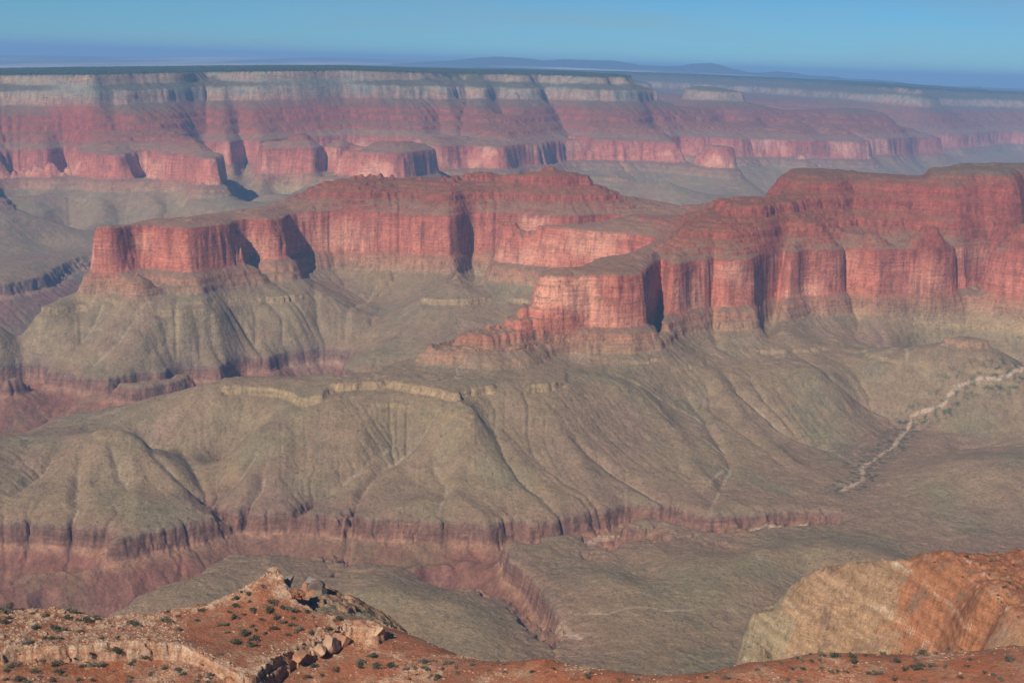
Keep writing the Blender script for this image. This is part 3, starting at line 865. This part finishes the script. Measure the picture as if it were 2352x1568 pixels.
NH(LOWC, '1640,1060,640 1660,1180,600 1715,1230,600 1808,1225,640 2008,1235,660 2148,1245,690 2300,1270,700 2500,1290,720 1950,1350,420 2300,1400,450')
NW(TOPC, '-150,1488,640 0,1488,640 100,1488,640 200,1485,641 300,1475,643 350,1478,642 417,1488,639 483,1521,626 547,1555,612 583,1566,606 650,1508,640 733,1472,665 767,1458,672 804,1424,690 834,1424,690 885,1438,682 '
   '-150,1393,706 0,1395,705 67,1395,705 143,1393,706 233,1414,697 333,1405,700 467,1382,706 533,1355,713 600,1322,723 630,1305,728 650,1315,724 667,1345,712 683,1372,704 733,1398,700 783,1415,694')
NH(TOPC, '-300,500,945 300,500,945 900,500,945 1500,600,930 -300,900,920 300,900,940 900,900,930 1500,800,900')

s_n, t_n = rows_cols(math.log(470.0), math.log(1560.0), 0.00115, 0.44, 0.0009, 0.53)
_q = 0.006
def near_surface(c, sm):
    f = RBF(c, sm)
    a = np.arange(-0.54, 0.56, _q); b = np.arange(math.log(460.0), math.log(1590.0), _q)
    return upsample(f.grid(a, b), b[0], a[0], _q, _q, s_n, t_n)
LOW = near_surface(LOWC, 1e-6); TOP = near_surface(TOPC, 1e-5)
TN, SN = np.meshgrid(t_n.astype(np.float32), s_n.astype(np.float32))
RN = np.exp(SN); XN = RN * np.sin(TN); YN = RN * np.cos(TN)

def poly_sdf(pts, X, Y):
    d = np.full(X.shape, 1e9, np.float32); ins = np.zeros(X.shape, bool)
    n = len(pts)
    for i in range(n):
        (ax, ay), (bx, by) = pts[i], pts[(i + 1) % n]
        ex, ey = bx - ax, by - ay
        q = np.clip(((X - ax) * ex + (Y - ay) * ey) / (ex * ex + ey * ey + 1e-9), 0, 1)
        d = np.minimum(d, (X - ax - q * ex) ** 2 + (Y - ay - q * ey) ** 2)
        if ay != by: ins ^= ((ay > Y) != (by > Y)) & (X < (bx - ax) * (Y - ay) / (by - ay) + ax)
    d = np.sqrt(d)
    return np.where(ins, d, -d)
def plan(s):
    out = []
    for q in s.split():
        u, v, r = map(float, q.split(',')); t = at_r(u, v, r)[0]
        out.append((r * math.sin(t), r * math.cos(t)))
    return out
LEDGE = plan('-260,1488,640 -100,1488,639 0,1489,640 60,1486,641 100,1488,640 200,1485,641 300,1475,643 350,1478,642 417,1488,639 483,1521,626 547,1555,612 583,1566,607 617,1530,626 650,1508,640 690,1490,653 733,1472,664 767,1460,671 790,1440,682 815,1440,680 860,1446,677 885,1440,681 880,1425,689 834,1421,691 804,1421,693 783,1413,695 733,1396,701 683,1370,705 667,1343,713 655,1320,722 645,1308,727 630,1303,729 615,1310,727 600,1320,724 533,1353,714 467,1380,707 333,1403,701 280,1412,699 233,1413,698 200,1400,703 143,1391,707 67,1393,706 0,1393,706 -260,1390,706')
# joints break the edge into blocks
w1, e1 = cells(XN, YN, 7.5, 31); w2, e2 = cells(XN, YN, 3.2, 32)
_nx = 2.6 * (w1 - .5) + 1.3 * (w2 - .5) + 1.5 * fbm(XN, YN, 14, 3, .5, 33)
sdf = poly_sdf(LEDGE, XN, YN) + _nx
m1 = sstep(-0.6, 0.5, sdf); m2 = sstep(1.0 + 1.6 * w1, 1.9 + 1.6 * w1, sdf)
M_ = 0.55 * m1 + 0.45 * m2
H_ = TOP - LOW
ZN = LOW + H_ * M_
# rubble belts, soil, small ground relief
def az_band(ua, ub, soft=0.008): return sstep(az(ua, 1480) - soft, az(ua, 1480) + soft, TN) * (1 - sstep(az(ub, 1480) - soft, az(ub, 1480) + soft, TN))
inside = sstep(0.5, 1.5, sdf)
edge_n = fbm(XN, YN, 26, 3, .5, 35)
rub = inside * np.maximum(1 - sstep(4, 16, sdf + 9 * edge_n), az_band(-400, 420) * (1 - sstep(24, 42, sdf + 14 * edge_n)) * .85)
rub = np.maximum(rub, (1 - inside) * sstep(-.1, .3, fbm(XN, YN, 34, 3, .55, 36)) * (RN < 720) * np.where(TN < az(1150, 1500), .8, .45))
rub = np.clip(rub, 0, 1).astype(np.float32)
blocks = (w2 ** 2) * 1.1 * sstep(.45, .75, w1 * .5 + w2 * .5)
ZN = ZN + rub * blocks * (RN < 760) + .35 * fbm(XN, YN, 7, 3, .5, 37) + .9 * fbm(XN, YN, 40, 3, .5, 38)
ZN0 = ZN.copy()
# spur: beds dip to the right, ribs and couloirs on the face
spur = sstep(1000, 1040, RN) * (1 - sstep(1250, 1330, RN)) * sstep(az(1670, 1400), az(1720, 1400), TN)
rib = billow(XN + .4 * ZN0, YN * .6, 30, 4, .6, 41) - .3
face_z = sstep(690, 735, ZN)
ZN = ZN + spur * (9.0 * rib * face_z * (1 - .7 * sstep(az(2110, 1400), az(2140, 1400), TN)) + 2.5 * fbm(XN, YN, 9, 3, .55, 42))
bedn = ZN + 0.42 * XN
ZN = ZN + spur * (1.5 * np.tanh(3 * np.sin(bedn * 2 * math.pi / 11.0 + 2.5 * fbm(XN, YN, 60, 3, .5, 43))) * sstep(-.2, .2, fbm(XN, YN + ZN, 45, 2, .5, 50)) + 2.4 * (w1 - .5) + 1.2 * (w2 - .5)) * face_z
SLN = slope_of(XN, YN, ZN)
stN = sstep(0.8, 1.5, SLN)
ones = np.ones(XN.shape + (3,), np.float32)
def colr(*c): return np.array(c, np.float32) * ones
soil = mix(colr(.31, .105, .048), colr(.27, .11, .06), np.clip(.5 + fbm(XN, YN, 60, 4, .55, 45), 0, 1))
soil = mix(soil, colr(.30, .17, .10), np.clip(fbm(XN, YN, 18, 3, .6, 46) * 1.6, 0, .7))
rock = mix(colr(.42, .25, .145), colr(.33, .165, .09), np.clip(.45 + fbm(XN, YN, 12, 3, .6, 47) * 1.2 + (w1 - .5) * .5, 0, 1))
rock = mix(rock, colr(.52, .38, .27), np.clip((w2 - .55) * 1.6, 0, .7))
CN = mix(soil, rock, np.maximum(rub * sstep(.15, .5, w2 + .25 * edge_n), stN))
bandz = sstep(-1.2, .3, ZN - TOP) * (np.abs(sdf) < 5)
CN = mix(CN, colr(.33, .17, .10), stN * .5 * (RN < 760) * (1 - bandz))
CN = mix(CN, colr(.50, .36, .24), bandz * .55 * stN)
# the lower shelf and everything beyond is the olive of the shale
ZN = ZN + sstep(715, 740, RN) * (1 - sstep(860, 930, RN)) * (1 - sstep(-1, 1, sdf)) * (4.2 * fbm(XN, YN, 24, 4, .6, 58) + 3.2 * (w1 - .5) + 1.4 * (w2 - .5))
shelf = sstep(705, 730, RN) * (1 - sstep(-1, 1, sdf)) * (1 - sstep(az(1080, 1480), az(1150, 1480), TN)) * sstep(az(690, 1400), az(715, 1400), TN)
CN = mix(CN, mix(colr(.22, .16, .10), colr(.27, .15, .09), sstep(.4, .7, w1)), shelf)
# spur colours
sp = spur * (1 - sstep(az(2390, 1400), az(2450, 1400), TN))
tw = TN + .022 * fbm(XN, YN + ZN, 38, 4, .6, 48) + .010 * fbm(XN, YN + ZN, 9, 3, .6, 52)
bedf = bedn + 3.0 * fbm(XN, YN, 40, 3, .55, 43)
course = perlin(bedf * .16, XN * .004, 53) * .6 + perlin(bedf * .42, XN * .006, 54) * .4
oran = mix(colr(.44, .27, .15), colr(.45, .19, .09), sstep(az(2040, 1400), az(2075, 1400), tw))
oran = mix(oran, colr(.38, .30, .18), (1 - sstep(az(1800, 1440), az(1815, 1440), tw)) * .8)
oran = oran * (1 + .55 * course)[..., None]
oran = mix(oran, colr(.60, .50, .38), sstep(.30, .42, course) * sstep(-.1, .15, fbm(XN, YN + ZN, 14, 3, .6, 55)) * .7)
oran = mix(oran, colr(.27, .17, .11), sstep(.12, .3, fbm(XN, YN + ZN, 26, 4, .65, 49)) * .7)
oran = mix(oran, colr(.36, .14, .068), (1 - sstep(.55, .75, SLN + .15 * edge_n)) * sstep(az(2100, 1350), az(2125, 1350), tw))
CN = mix(CN, oran * np.float32(.66), sp)
far_n = sstep(760, 820, RN) * (1 - sstep(990, 1030, RN))
CN = mix(CN, colr(.30, .17, .09), far_n)
grid_object('near_ground', XN, YN, ZN, [rock_mat('near rock', 0.12, .32, 1.6, 0.4, .35, .9, (.12, .075, .04), 1.1)], {'rock': CN})

def near_hit(u, v, rmin=480, rmax=1540):
    """point of the near ground seen at pixel (u, v)"""
    d = ray(u, v); hd = math.hypot(d[0], d[1]); t = math.atan2(d[0], d[1])
    j = int(np.clip(np.searchsorted(t_n, t), 1, len(t_n) - 1))
    f = (t - t_n[j - 1]) / (t_n[j] - t_n[j - 1])
    r = np.exp(s_n); col = ZN[:, j - 1] * (1 - f) + ZN[:, j] * f
    b = (CAMZ + d[2] / hd * r < col) & (r > rmin) & (r < rmax)
    if not b.any(): return None
    k = int(np.argmax(b))
    return Vector((r[k] * math.sin(t), r[k] * math.cos(t), float(col[k])))
# ------------------------------------------------------------------ shrubs, boulders, rubble, forest
def flat_mat(name, col, var=.25, scale=1.0, rough=.9):
    m = bpy.data.materials.new(name); m.use_nodes = True
    n = m.node_tree.nodes; l = m.node_tree.links
    b = n['Principled BSDF']; b.inputs['Roughness'].default_value = rough; b.inputs['Specular IOR Level'].default_value = .15
    tc = n.new('ShaderNodeTexCoord'); q = n.new('ShaderNodeTexNoise'); q.inputs['Scale'].default_value = scale; q.inputs['Detail'].default_value = 5
    l.new(tc.outputs['Object'], q.inputs['Vector'])
    r = n.new('ShaderNodeMapRange'); r.inputs[1].default_value = .3; r.inputs[2].default_value = .7; r.inputs[3].default_value = 1 - var; r.inputs[4].default_value = 1 + var
    l.new(q.outputs[0], r.inputs[0])
    x = n.new('ShaderNodeMix'); x.data_type = 'RGBA'; x.blend_type = 'MULTIPLY'; x.inputs[0].default_value = 1
    x.inputs[6].default_value = (*col, 1); l.new(r.outputs[0], x.inputs[7]); l.new(x.outputs[2], b.inputs['Base Color'])
    return m
M_leaf = flat_mat('juniper leaves', (.072, .076, .045), .45, 1.5)
M_sage = flat_mat('grey shrub leaves', (.13, .12, .08), .4, 1.5)
M_wood = flat_mat('shrub wood', (.16, .12, .09), .3, 3)
M_stone = flat_mat('pale boulder', (.36, .22, .135), .4, .5)
M_red = flat_mat('red boulder', (.32, .16, .09), .4, .5)
M_grey = flat_mat('grey boulder', (.24, .19, .15), .4, .5)
M_shade = flat_mat('shaded outcrop rock', (.15, .11, .085), .45, .5)  # shade on the outcrop's right flank, put into the base colour

def tri_mesh(name, V, F, mats, mi=None, smooth=False):
    me = bpy.data.meshes.new(name)
    me.from_pydata([tuple(map(float, v)) for v in V], [], F)
    for m in mats: me.materials.append(m)
    if mi is not None: me.polygons.foreach_set('material_index', mi)
    if smooth: me.shade_smooth()
    return me

def shrub_mesh(seed, leaf):
    """a low juniper: short forked stems and a lumpy crown of many small leaf sprays"""
    g = np.random.default_rng(seed)
    V, F, mi = [], [], []
    for k in range(5):                                     # stems
        a = g.uniform(0, 6.28); tip = np.array([.45 * math.cos(a), .45 * math.sin(a), g.uniform(.5, .8)])
        b0 = len(V); pr = np.array([-math.sin(a), math.cos(a), 0]) * .05
        V += [(-pr), pr, tip + pr * .4, tip - pr * .4, np.array([0, 0, .08]), tip + np.array([0, 0, .05])]
        F += [(b0, b0 + 1, b0 + 2, b0 + 3), (b0, b0 + 4, b0 + 5, b0 + 3), (b0 + 4, b0 + 1, b0 + 2, b0 + 5)]; mi += [1, 1, 1]
    lobes = [(g.normal(0, .42), g.normal(0, .42), g.uniform(.35, .75), g.uniform(.32, .55)) for _ in range(7)]
    for (x, y, z, r) in lobes:
        for _ in range(44):
            d = g.normal(size=3); d /= np.linalg.norm(d)
            c = np.array([x, y, z]) + d * r * g.uniform(.55, 1.05) * np.array([1, 1, .8])
            if c[2] < .03: continue
            t1 = g.normal(size=3); t1 /= np.linalg.norm(t1); t2 = np.cross(t1, d); t2 /= np.linalg.norm(t2) + 1e-6
            s = g.uniform(.07, .15); b0 = len(V)
            V += [c - t1 * s, c + t2 * s * .6, c + t1 * s, c - t2 * s * .6]
            F.append((b0, b0 + 1, b0 + 2, b0 + 3)); mi.append(0)
    return tri_mesh('shrub', V, F, [leaf, M_wood], mi)

def rock_mesh(name, seed, mat, squash=(1, 1, .7), sub=2, cut_n=9):
    """an angular block: a ball sliced by random joint planes"""
    import bmesh
    g = np.random.default_rng(seed)
    bm = bmesh.new(); bmesh.ops.create_icosphere(bm, subdivisions=sub + 1, radius=1)
    V = np.array([v.co[:] for v in bm.verts])
    for _ in range(cut_n):
        nrm = g.normal(size=3); nrm /= np.linalg.norm(nrm); h = g.uniform(.5, .8)
        d = V @ nrm - h; m = d > 0
        V[m] -= d[m][:, None] * nrm
    nz = fbm(V[:, 0] * 3 + seed, V[:, 1] * 3 + V[:, 2] * 2, 1.3, 3, .5, seed % 50)
    V *= (1 + .10 * nz)[:, None]
    V *= np.array(squash)
    for v, c in zip(bm.verts, V): v.co = c
    me = bpy.data.meshes.new(name); bm.to_mesh(me); bm.free(); me.materials.append(mat)
    return me

def put(name, me, loc, rz, sc_, label, cat, group):
    o = bpy.data.objects.new(name, me); COL.objects.link(o)
    o.location = loc; o.rotation_euler = (0, 0, rz); o.scale = sc_ if isinstance(sc_, tuple) else (sc_,) * 3
    o['label'] = label; o['category'] = cat; o['group'] = group
    return o

JUN = [shrub_mesh(s, M_leaf) for s in (1, 2, 3, 4)]
SAGE = [shrub_mesh(s, M_sage) for s in (5, 6, 7)]
A1 = [(40,755),(120,720),(235,725),(340,775),(515,800),(755,745),(720,820),(110,825),(60,880),(930,850),(1060,820),(370,935),(590,940),(720,955),(890,970),(1610,755),(1815,750),(2020,685),(2165,740),(1940,795),(1800,860),(2140,850),(1450,885),(1950,950),(1105,1045),(270,1100),(660,1045),(550,1050),(485,1045),(1280,1030),(455,1300),(820,1265),(990,1245),(1265,1240),(1580,1255),(1045,1340),(1410,1330),(1780,1370),(1920,1385),(1990,1430),(1640,1420),(890,1355),(640,1410),(370,1405),(60,1400),(150,1340),(600,1335),(850,1490),(220,1490),(580,1500),(300,1510),(1000,1500)]
A2 = [(270,545),(340,570),(220,615),(500,485),(185,695),(380,735),(580,660),(700,720),(790,740),(985,765),(180,815),(470,840),(825,825),(705,880),(385,915),(420,960),(620,940),(795,910),(110,980),(295,1005),(400,1045),(220,1095),(520,990),(1050,810),(1210,950),(1080,910),(1020,995),(395,1120),(40,1210),(600,1280),(1110,1110),(1330,840),(1710,1240),(1545,1300),(1565,1360),(1300,1400),(1720,1350),(2260,1300),(2250,1370),(1130,1440),(990,1470),(1040,1350),(1860,1350),(60,900),(300,780),(560,760),(640,830),(760,1010),(880,960),(350,640),(130,760)]
A3 = [(565,855),(860,830),(930,845),(1020,850),(1160,850),(1240,840),(1360,830),(1425,825),(1490,820),(1640,830),(1740,825),(1830,798),(1920,800),(735,935),(810,935),(770,860),(870,880),(930,930),(1050,955),(1120,960),(1160,890),(1270,970),(1330,970),(1520,945),(1600,935),(1650,915),(1470,885),(1600,870),(1690,915),(1975,870),(1960,915),(2245,880),(2262,872),(1910,1000),(130,1000),(290,1000),(2070,960),(2200,1010),(1450,1015)]
A4 = [(1730,190),(2050,215),(2280,215),(2115,245),(2105,295),(2250,340),(2300,375),(1950,160),(2135,180),(1925,300),(2170,435),(2210,385),(2245,435),(2160,490),(2190,500),(2310,570),(2225,250)]
A5 = [(230,1390),(120,1430),(130,1465),(235,1450),(575,1430),(570,1470),(730,1440),(660,1530),(1310,1500),(1460,1475),(1690,1530)]
spots = [(x * .2119, 1246 + y * .2119) for x, y in A1] + [(498.3 + x * .2119, 1246 + y * .2119) for x, y in A2]
spots += [(1578 + x * .3291, 1229.2 + y * .3291) for x, y in A3 + A4] + [(784 + x / 3, 1045 + y / 3) for x, y in A5]
for _ in range(70):
    spots.append((random.uniform(900, 2352), random.uniform(1515, 1566)))
for _ in range(22):
    spots.append((random.uniform(0, 560), random.uniform(1520, 1566)))
SHRUB_SPOTS = []
for k, (u, v) in enumerate(spots):
    p = near_hit(u, v)
    if p is None: continue
    r = math.hypot(p.x, p.y)
    if 785 < r < 1000: continue
    big = k < len(spots) - 92
    s_ = 1.5 * 2.6 ** random.random() if big else random.uniform(.8, 2.2)
    if r > 1000: s_ *= .8
    if r > 1000: zone = 'growing on the sloping top of the orange rock spur'
    elif u < 560 and v > 1495: zone = 'on red ground below the pale cliff at bottom left'
    elif u < 330: zone = 'among pale rubble and soil behind the left cliff edge'
    elif v < 1470 and u < 880: zone = 'on the red soil slope of the pointed ledge'
    elif u < 900: zone = 'at the foot of the ledge with the big blocks'
    elif u < 1500: zone = 'on the red slope at the bottom centre'
    elif v < 1512: zone = 'in the dark row along the crest of the red slope'
    else: zone = 'scattered over the bright red slope at bottom right'
    sage = (k * 7) % 5 == 0 or not big
    kind = ('small grey-green shrub ' if sage else 'dark green juniper bush ')
    o = put('shrub' if sage else 'juniper_bush', random.choice(SAGE if sage else JUN), (p.x, p.y, p.z - .1), random.uniform(0, 6.28),
            (s_ * random.uniform(.9, 1.25), s_, s_ * random.uniform(.65, .85)), kind + zone, 'bush', ('grey shrubs ' if sage else 'junipers ') + zone)
    SHRUB_SPOTS.append((p.x, p.y))

ROCKS = [rock_mesh('boulder', 11 + k, (M_stone, M_red, M_grey, M_stone, M_red)[k], (1.0, .8, .62), 2, 12) for k in range(5)]
def rocks_along(line, n, lo, hi, jit, label, group, name='boulder'):
    L = [tuple(map(float, q.split(','))) for q in line.split()]
    for k in range(n):
        t = (k + random.random()) / n * (len(L) - 1); i = min(int(t), len(L) - 2); f = t - i
        u = L[i][0] + (L[i + 1][0] - L[i][0]) * f + random.gauss(0, jit); v = L[i][1] + (L[i + 1][1] - L[i][1]) * f + random.gauss(0, jit)
        p = near_hit(u, v)
        if p is None or math.hypot(p.x, p.y) > 770: continue
        s_ = lo + (hi - lo) * random.random() ** 2
        o = put(name, random.choice(ROCKS), (p.x, p.y, p.z + s_ * .12), random.uniform(0, 6.28), (s_, s_ * random.uniform(.7, 1.1), s_ * random.uniform(.6, 1.0)), label, 'rock', group)
        o.rotation_euler.x = random.uniform(-.3, .3)
rocks_along('467,1384 533,1357 570,1338 600,1325 632,1310', 26, .8, 2.0, 3, 'tan boulder on the jagged back crest leading up to the ledge peak', 'boulders on the back crest')
rocks_along('632,1308 648,1322 668,1350 690,1378 735,1402 783,1420', 24, .7, 1.8, 3, 'tan boulder on the right-hand edge running down from the peak', 'boulders down the right edge')
rocks_along('0,1450 100,1452 200,1448 300,1440 400,1450', 46, .6, 1.7, 14, 'pale boulder in the rubble field behind the left cliff edge', 'boulders of the rubble field')
rocks_along('420,1470 500,1515 560,1540', 14, .6, 1.4, 5, 'small pale rock on the ledge rim near its lowest corner', 'rocks by the lowest corner')
rocks_along('600,1530 650,1500 700,1480 760,1450 800,1430', 26, .8, 2.1, 5, 'reddish block along the broken upper rim of the block cliff', 'blocks on the block cliff rim')
rocks_along('640,1562 700,1545 790,1508 880,1486', 14, .6, 1.6, 4, 'fallen red block lying at the foot of the block cliff', 'fallen blocks under the cliff')
rocks_along('40,1530 200,1535 350,1535 480,1550', 26, .5, 1.2, 12, 'pale stone scattered on red ground below the left cliff', 'stones below the left cliff')
rocks_along('900,1500 1000,1515 1100,1545 1250,1540 1400,1560', 26, .5, 1.4, 8, 'pale stone scattered on the red slope at bottom centre', 'stones on the centre slope')
rocks_along('1720,1525 1800,1535 1950,1540 2150,1535 2300,1545', 22, .4, 1.1, 9, 'small pale stone on the bright red slope at bottom right', 'stones on the right slope')

def big_rock(name, px, r, size, seed, mat, label, rz=0, sink=.3, cut_n=11):
    t, z = at_r(px[0], px[1], r)
    me = rock_mesh(name, seed, mat, (1, 1, 1), 3, cut_n)
    o = put(name, me, (r * math.sin(t), r * math.cos(t), z), rz, size, label, 'rock', 'single large rocks of the ledge')
    del o['group']
    return o
big_rock('rock_block', (757, 1477), 668, (7.5, 6.5, 6.0), 71, M_stone, 'large cracked boxy block standing out of the block cliff beside a dark hollow', .5)
big_rock('rock_block', (781, 1468), 676, (6.0, 6.0, 5.5), 72, M_red, 'large leaning slab overhanging the dark hollow in the block cliff', 1.1)
big_rock('rock_block', (862, 1452), 683, (9.0, 7.0, 7.0), 73, M_stone, 'huge rounded tan block at the far right tip of the ledge', .3)
big_rock('rock_block', (830, 1440), 688, (8.0, 6.5, 6.5), 74, M_red, 'tall upright block next to the rounded tip of the ledge', .9)
big_rock('rock_block', (733, 1492), 660, (5.0, 4.5, 4.0), 75, M_stone, 'low square block left of the cracked boxy block', .2)
big_rock('rock_block', (690, 1506), 650, (5.5, 4.0, 3.6), 76, M_red, 'reddish squared block midway along the block cliff', .7)
big_rock('boulder', (664, 1332), 727, (4.0, 3.5, 5.0), 77, M_grey, 'dark rounded boulder hanging just right of the ledge peak', .4)
big_rock('boulder', (628, 1309), 727, (4.2, 3.2, 3.0), 78, M_stone, 'pale pointed rock that tops the ledge peak', .8)
big_rock('boulder', (69, 1456), 672, (3.6, 3.0, 1.6), 79, M_grey, 'broad pale grey slab lying in the left rubble field', .2)
big_rock('boulder', (138, 1405), 699, (3.2, 2.5, 1.6), 80, M_stone, 'smooth yellowish boulder on bare red soil near the left crest', .5)

# the detached outcrop behind the peak: a domed head and a broken shoulder running down to the right, its shade painted in
op = bpy.data.objects.new('rock_outcrop', None); COL.objects.link(op)
t, z = at_r(735, 1385, 760); base = Vector((760 * math.sin(t), 760 * math.cos(t), z))
op.location = base
op['label'] = 'detached knobby outcrop with a grey domed head behind the ledge'; op['category'] = 'rock outcrop'
def outcrop_part(nm, px, r, size, seed, mat):
    t, z = at_r(px[0], px[1], r)
    o = bpy.data.objects.new(nm, rock_mesh(nm, seed, mat, (1, 1, 1), 3, 10)); COL.objects.link(o)
    o.location = Vector((r * math.sin(t), r * math.cos(t), z)) - base; o.scale = size; o.rotation_euler.z = seed; o.parent = op
outcrop_part('domed_head', (716, 1334), 772, (5.0, 4.5, 3.2), 91, M_grey)
outcrop_part('shoulder', (727, 1350), 768, (6.5, 5.5, 5.5), 92, M_shade)
outcrop_part('shoulder', (738, 1366), 764, (6.5, 5.5, 5.5), 93, M_shade)
outcrop_part('shoulder', (751, 1381), 760, (6.5, 5.0, 5.0), 94, M_shade)
outcrop_part('shoulder', (766, 1396), 756, (6.5, 5.0, 5.0), 95, M_shade)
outcrop_part('shoulder', (781, 1408), 752, (6.5, 5.0, 4.5), 97, M_shade)
outcrop_part('foot', (705, 1350), 772, (5.5, 5.0, 4.5), 96, M_red)
outcrop_part('foot', (722, 1372), 764, (6.0, 5.0, 5.5), 98, M_red)
outcrop_part('foot', (740, 1392), 757, (6.0, 5.0, 5.5), 99, M_red)

# ---- stuff: rubble on the near rim, scrub in the basin, forest on the far plateau
def merged(name, base_v, base_f, locs, scales, rots, mat, kind='stuff'):
    n = len(locs); bv = np.array(base_v, np.float32); bf = np.array(base_f, np.int32)
    c, s_ = np.cos(rots), np.sin(rots)
    x = bv[None, :, 0] * c[:, None] - bv[None, :, 1] * s_[:, None]; y = bv[None, :, 0] * s_[:, None] + bv[None, :, 1] * c[:, None]
    co = np.stack([x, y, np.broadcast_to(bv[None, :, 2], x.shape)], -1) * scales[:, None, :] + locs[:, None, :]
    f = (bf[None] + (np.arange(n) * len(bv))[:, None, None]).reshape(-1, 3)
    me = bpy.data.meshes.new(name)
    me.vertices.add(n * len(bv)); me.vertices.foreach_set('co', co.astype(np.float32).ravel())
    me.loops.add(f.size); me.loops.foreach_set('vertex_index', f.ravel())
    me.polygons.add(len(f)); me.polygons.foreach_set('loop_start', np.arange(0, f.size, 3, dtype=np.int32))
    me.update(calc_edges=True); me.materials.append(mat)
    o = bpy.data.objects.new(name, me); COL.objects.link(o); o['kind'] = kind
    return o
OCT_V = [(1, 0, 0), (0, 1, 0), (-1, 0, 0), (0, -1, 0), (0.1, .1, .9), (0, 0, -.4)]
OCT_F = [(0, 1, 4), (1, 2, 4), (2, 3, 4), (3, 0, 4), (1, 0, 5), (2, 1, 5), (3, 2, 5), (0, 3, 5)]
BOX_V = [(-1, -.8, -.5), (1, -.9, -.5), (.9, .8, -.5), (-.8, .9, -.5), (-.8, -.6, .6), (.7, -.7, .5), (.8, .6, .7), (-.7, .7, .5)]
BOX_F = [(0, 1, 5), (0, 5, 4), (1, 2, 6), (1, 6, 5), (2, 3, 7), (2, 7, 6), (3, 0, 4), (3, 4, 7), (4, 5, 6), (4, 6, 7)]
def scatter(X, Y, Z, wt, n, step=1):
    wv = (wt * np.gradient(np.exp(SN[:, 0]))[:, None] * RN) if X is XN else (wt * np.gradient(np.exp(SM[:, 0]))[:, None] * RM)
    p = wv.ravel().astype(np.float64); p = np.cumsum(p / p.sum())
    i = np.searchsorted(p, rng.random(n)); i = np.clip(i, 0, X.size - 1)
    return np.stack([X.ravel()[i], Y.ravel()[i], Z.ravel()[i]], -1) + rng.normal(0, .25, (n, 3)) * np.array([1, 1, 0])
wt = np.where(RN < 775, .05 + rub * 1.0, 0) * (SLN < 1.4) * (1 - shelf)
n = 16000
merged('rubble', BOX_V, BOX_F, scatter(XN, YN, ZN, wt, n), (rng.random((n, 1)) ** 2.5 * .75 + .14) * np.array([1, .8, .7]) * rng.uniform(.7, 1.2, (n, 3)), rng.uniform(0, 6.28, n), M_stone)
wt = np.where(RN < 790, .15 + shelf * 2.5 + .3 * (fbm(XN, YN, 30, 3, .5, 57) > 0), .25 * (RN > 1000) * (RN < 1220)) * (SLN < 1.2)
n = 5000
merged('low_scrub', OCT_V, OCT_F, scatter(XN, YN, ZN, wt, n), (rng.random((n, 1)) ** 2 * .55 + .16) * np.array([1, 1, .8]), rng.uniform(0, 6.28, n), M_sage)
wt = ((RM < 6200) * (PM2 > 0) * (PM2 < 260) * (SL < .8) * np.clip(.02 + scrub * 1.2 + .10 * sstep(.1, .4, fbm(XM, YM, 160, 4, .6, 95)) + .12 * sstep(3.2, 4.5, FL), 0, 2)) / (1 + (RM / 3500) ** 2)
n = 26000
L_ = scatter(XM, YM, ZM, wt, n) + rng.normal(0, 2.0, (n, 3)) * np.array([1, 1, 0])
merged('desert_scrub', OCT_V, OCT_F, L_, (rng.random((n, 1)) ** 2 * 2.0 + .8) * np.array([1, 1, .7]), rng.uniform(0, 6.28, n), M_leaf)
wt = (fo > .5) * (RM > 8000) * (RM < 17000) * 1.0
n = 42000
L_ = scatter(XM, YM, ZM, wt, n) + rng.normal(0, 8.0, (n, 3)) * np.array([1, 1, 0])
CONE_V = [(1, 0, 0), (.3, .95, 0), (-.8, .6, 0), (-.8, -.6, 0), (.3, -.95, 0), (0, 0, 4.5)]
CONE_F = [(0, 1, 5), (1, 2, 5), (2, 3, 5), (3, 4, 5), (4, 0, 5)]
merged('pine_forest', CONE_V, CONE_F, L_, rng.uniform(3.5, 6.5, (n, 1)) * np.ones(3), rng.uniform(0, 6.28, n), flat_mat('pine needles', (.035, .055, .035), .3, .01))
# ------------------------------------------------------------------ air
def haze():
    m = bpy.data.materials.new('air'); m.use_nodes = True
    n = m.node_tree.nodes; l = m.node_tree.links
    n.clear()
    o = n.new('ShaderNodeOutputMaterial'); v = n.new('ShaderNodeVolumePrincipled')
    v.inputs['Color'].default_value = (0.32, 0.60, 1.0, 1)
    v.inputs['Density'].default_value = 3.6e-5
    v.inputs['Anisotropy'].default_value = 0.0
    l.new(v.outputs[0], o.inputs['Volume'])
    x, y0, y1, z0, z1 = 75000, -400, 92000, -460, 1430
    if True:
        me = bpy.data.meshes.new('haze')
        vs = [(-x, y0, z0), (x, y0, z0), (x, y1, z0), (-x, y1, z0), (-x, y0, z1), (x, y0, z1), (x, y1, z1), (-x, y1, z1)]
        me.from_pydata(vs, [], [(3, 2, 1, 0), (4, 5, 6, 7), (0, 1, 5, 4), (1, 2, 6, 5), (2, 3, 7, 6), (3, 0, 4, 7)])
        me.materials.append(m)
        ob = bpy.data.objects.new('haze', me); COL.objects.link(ob); ob['kind'] = 'stuff'
haze()
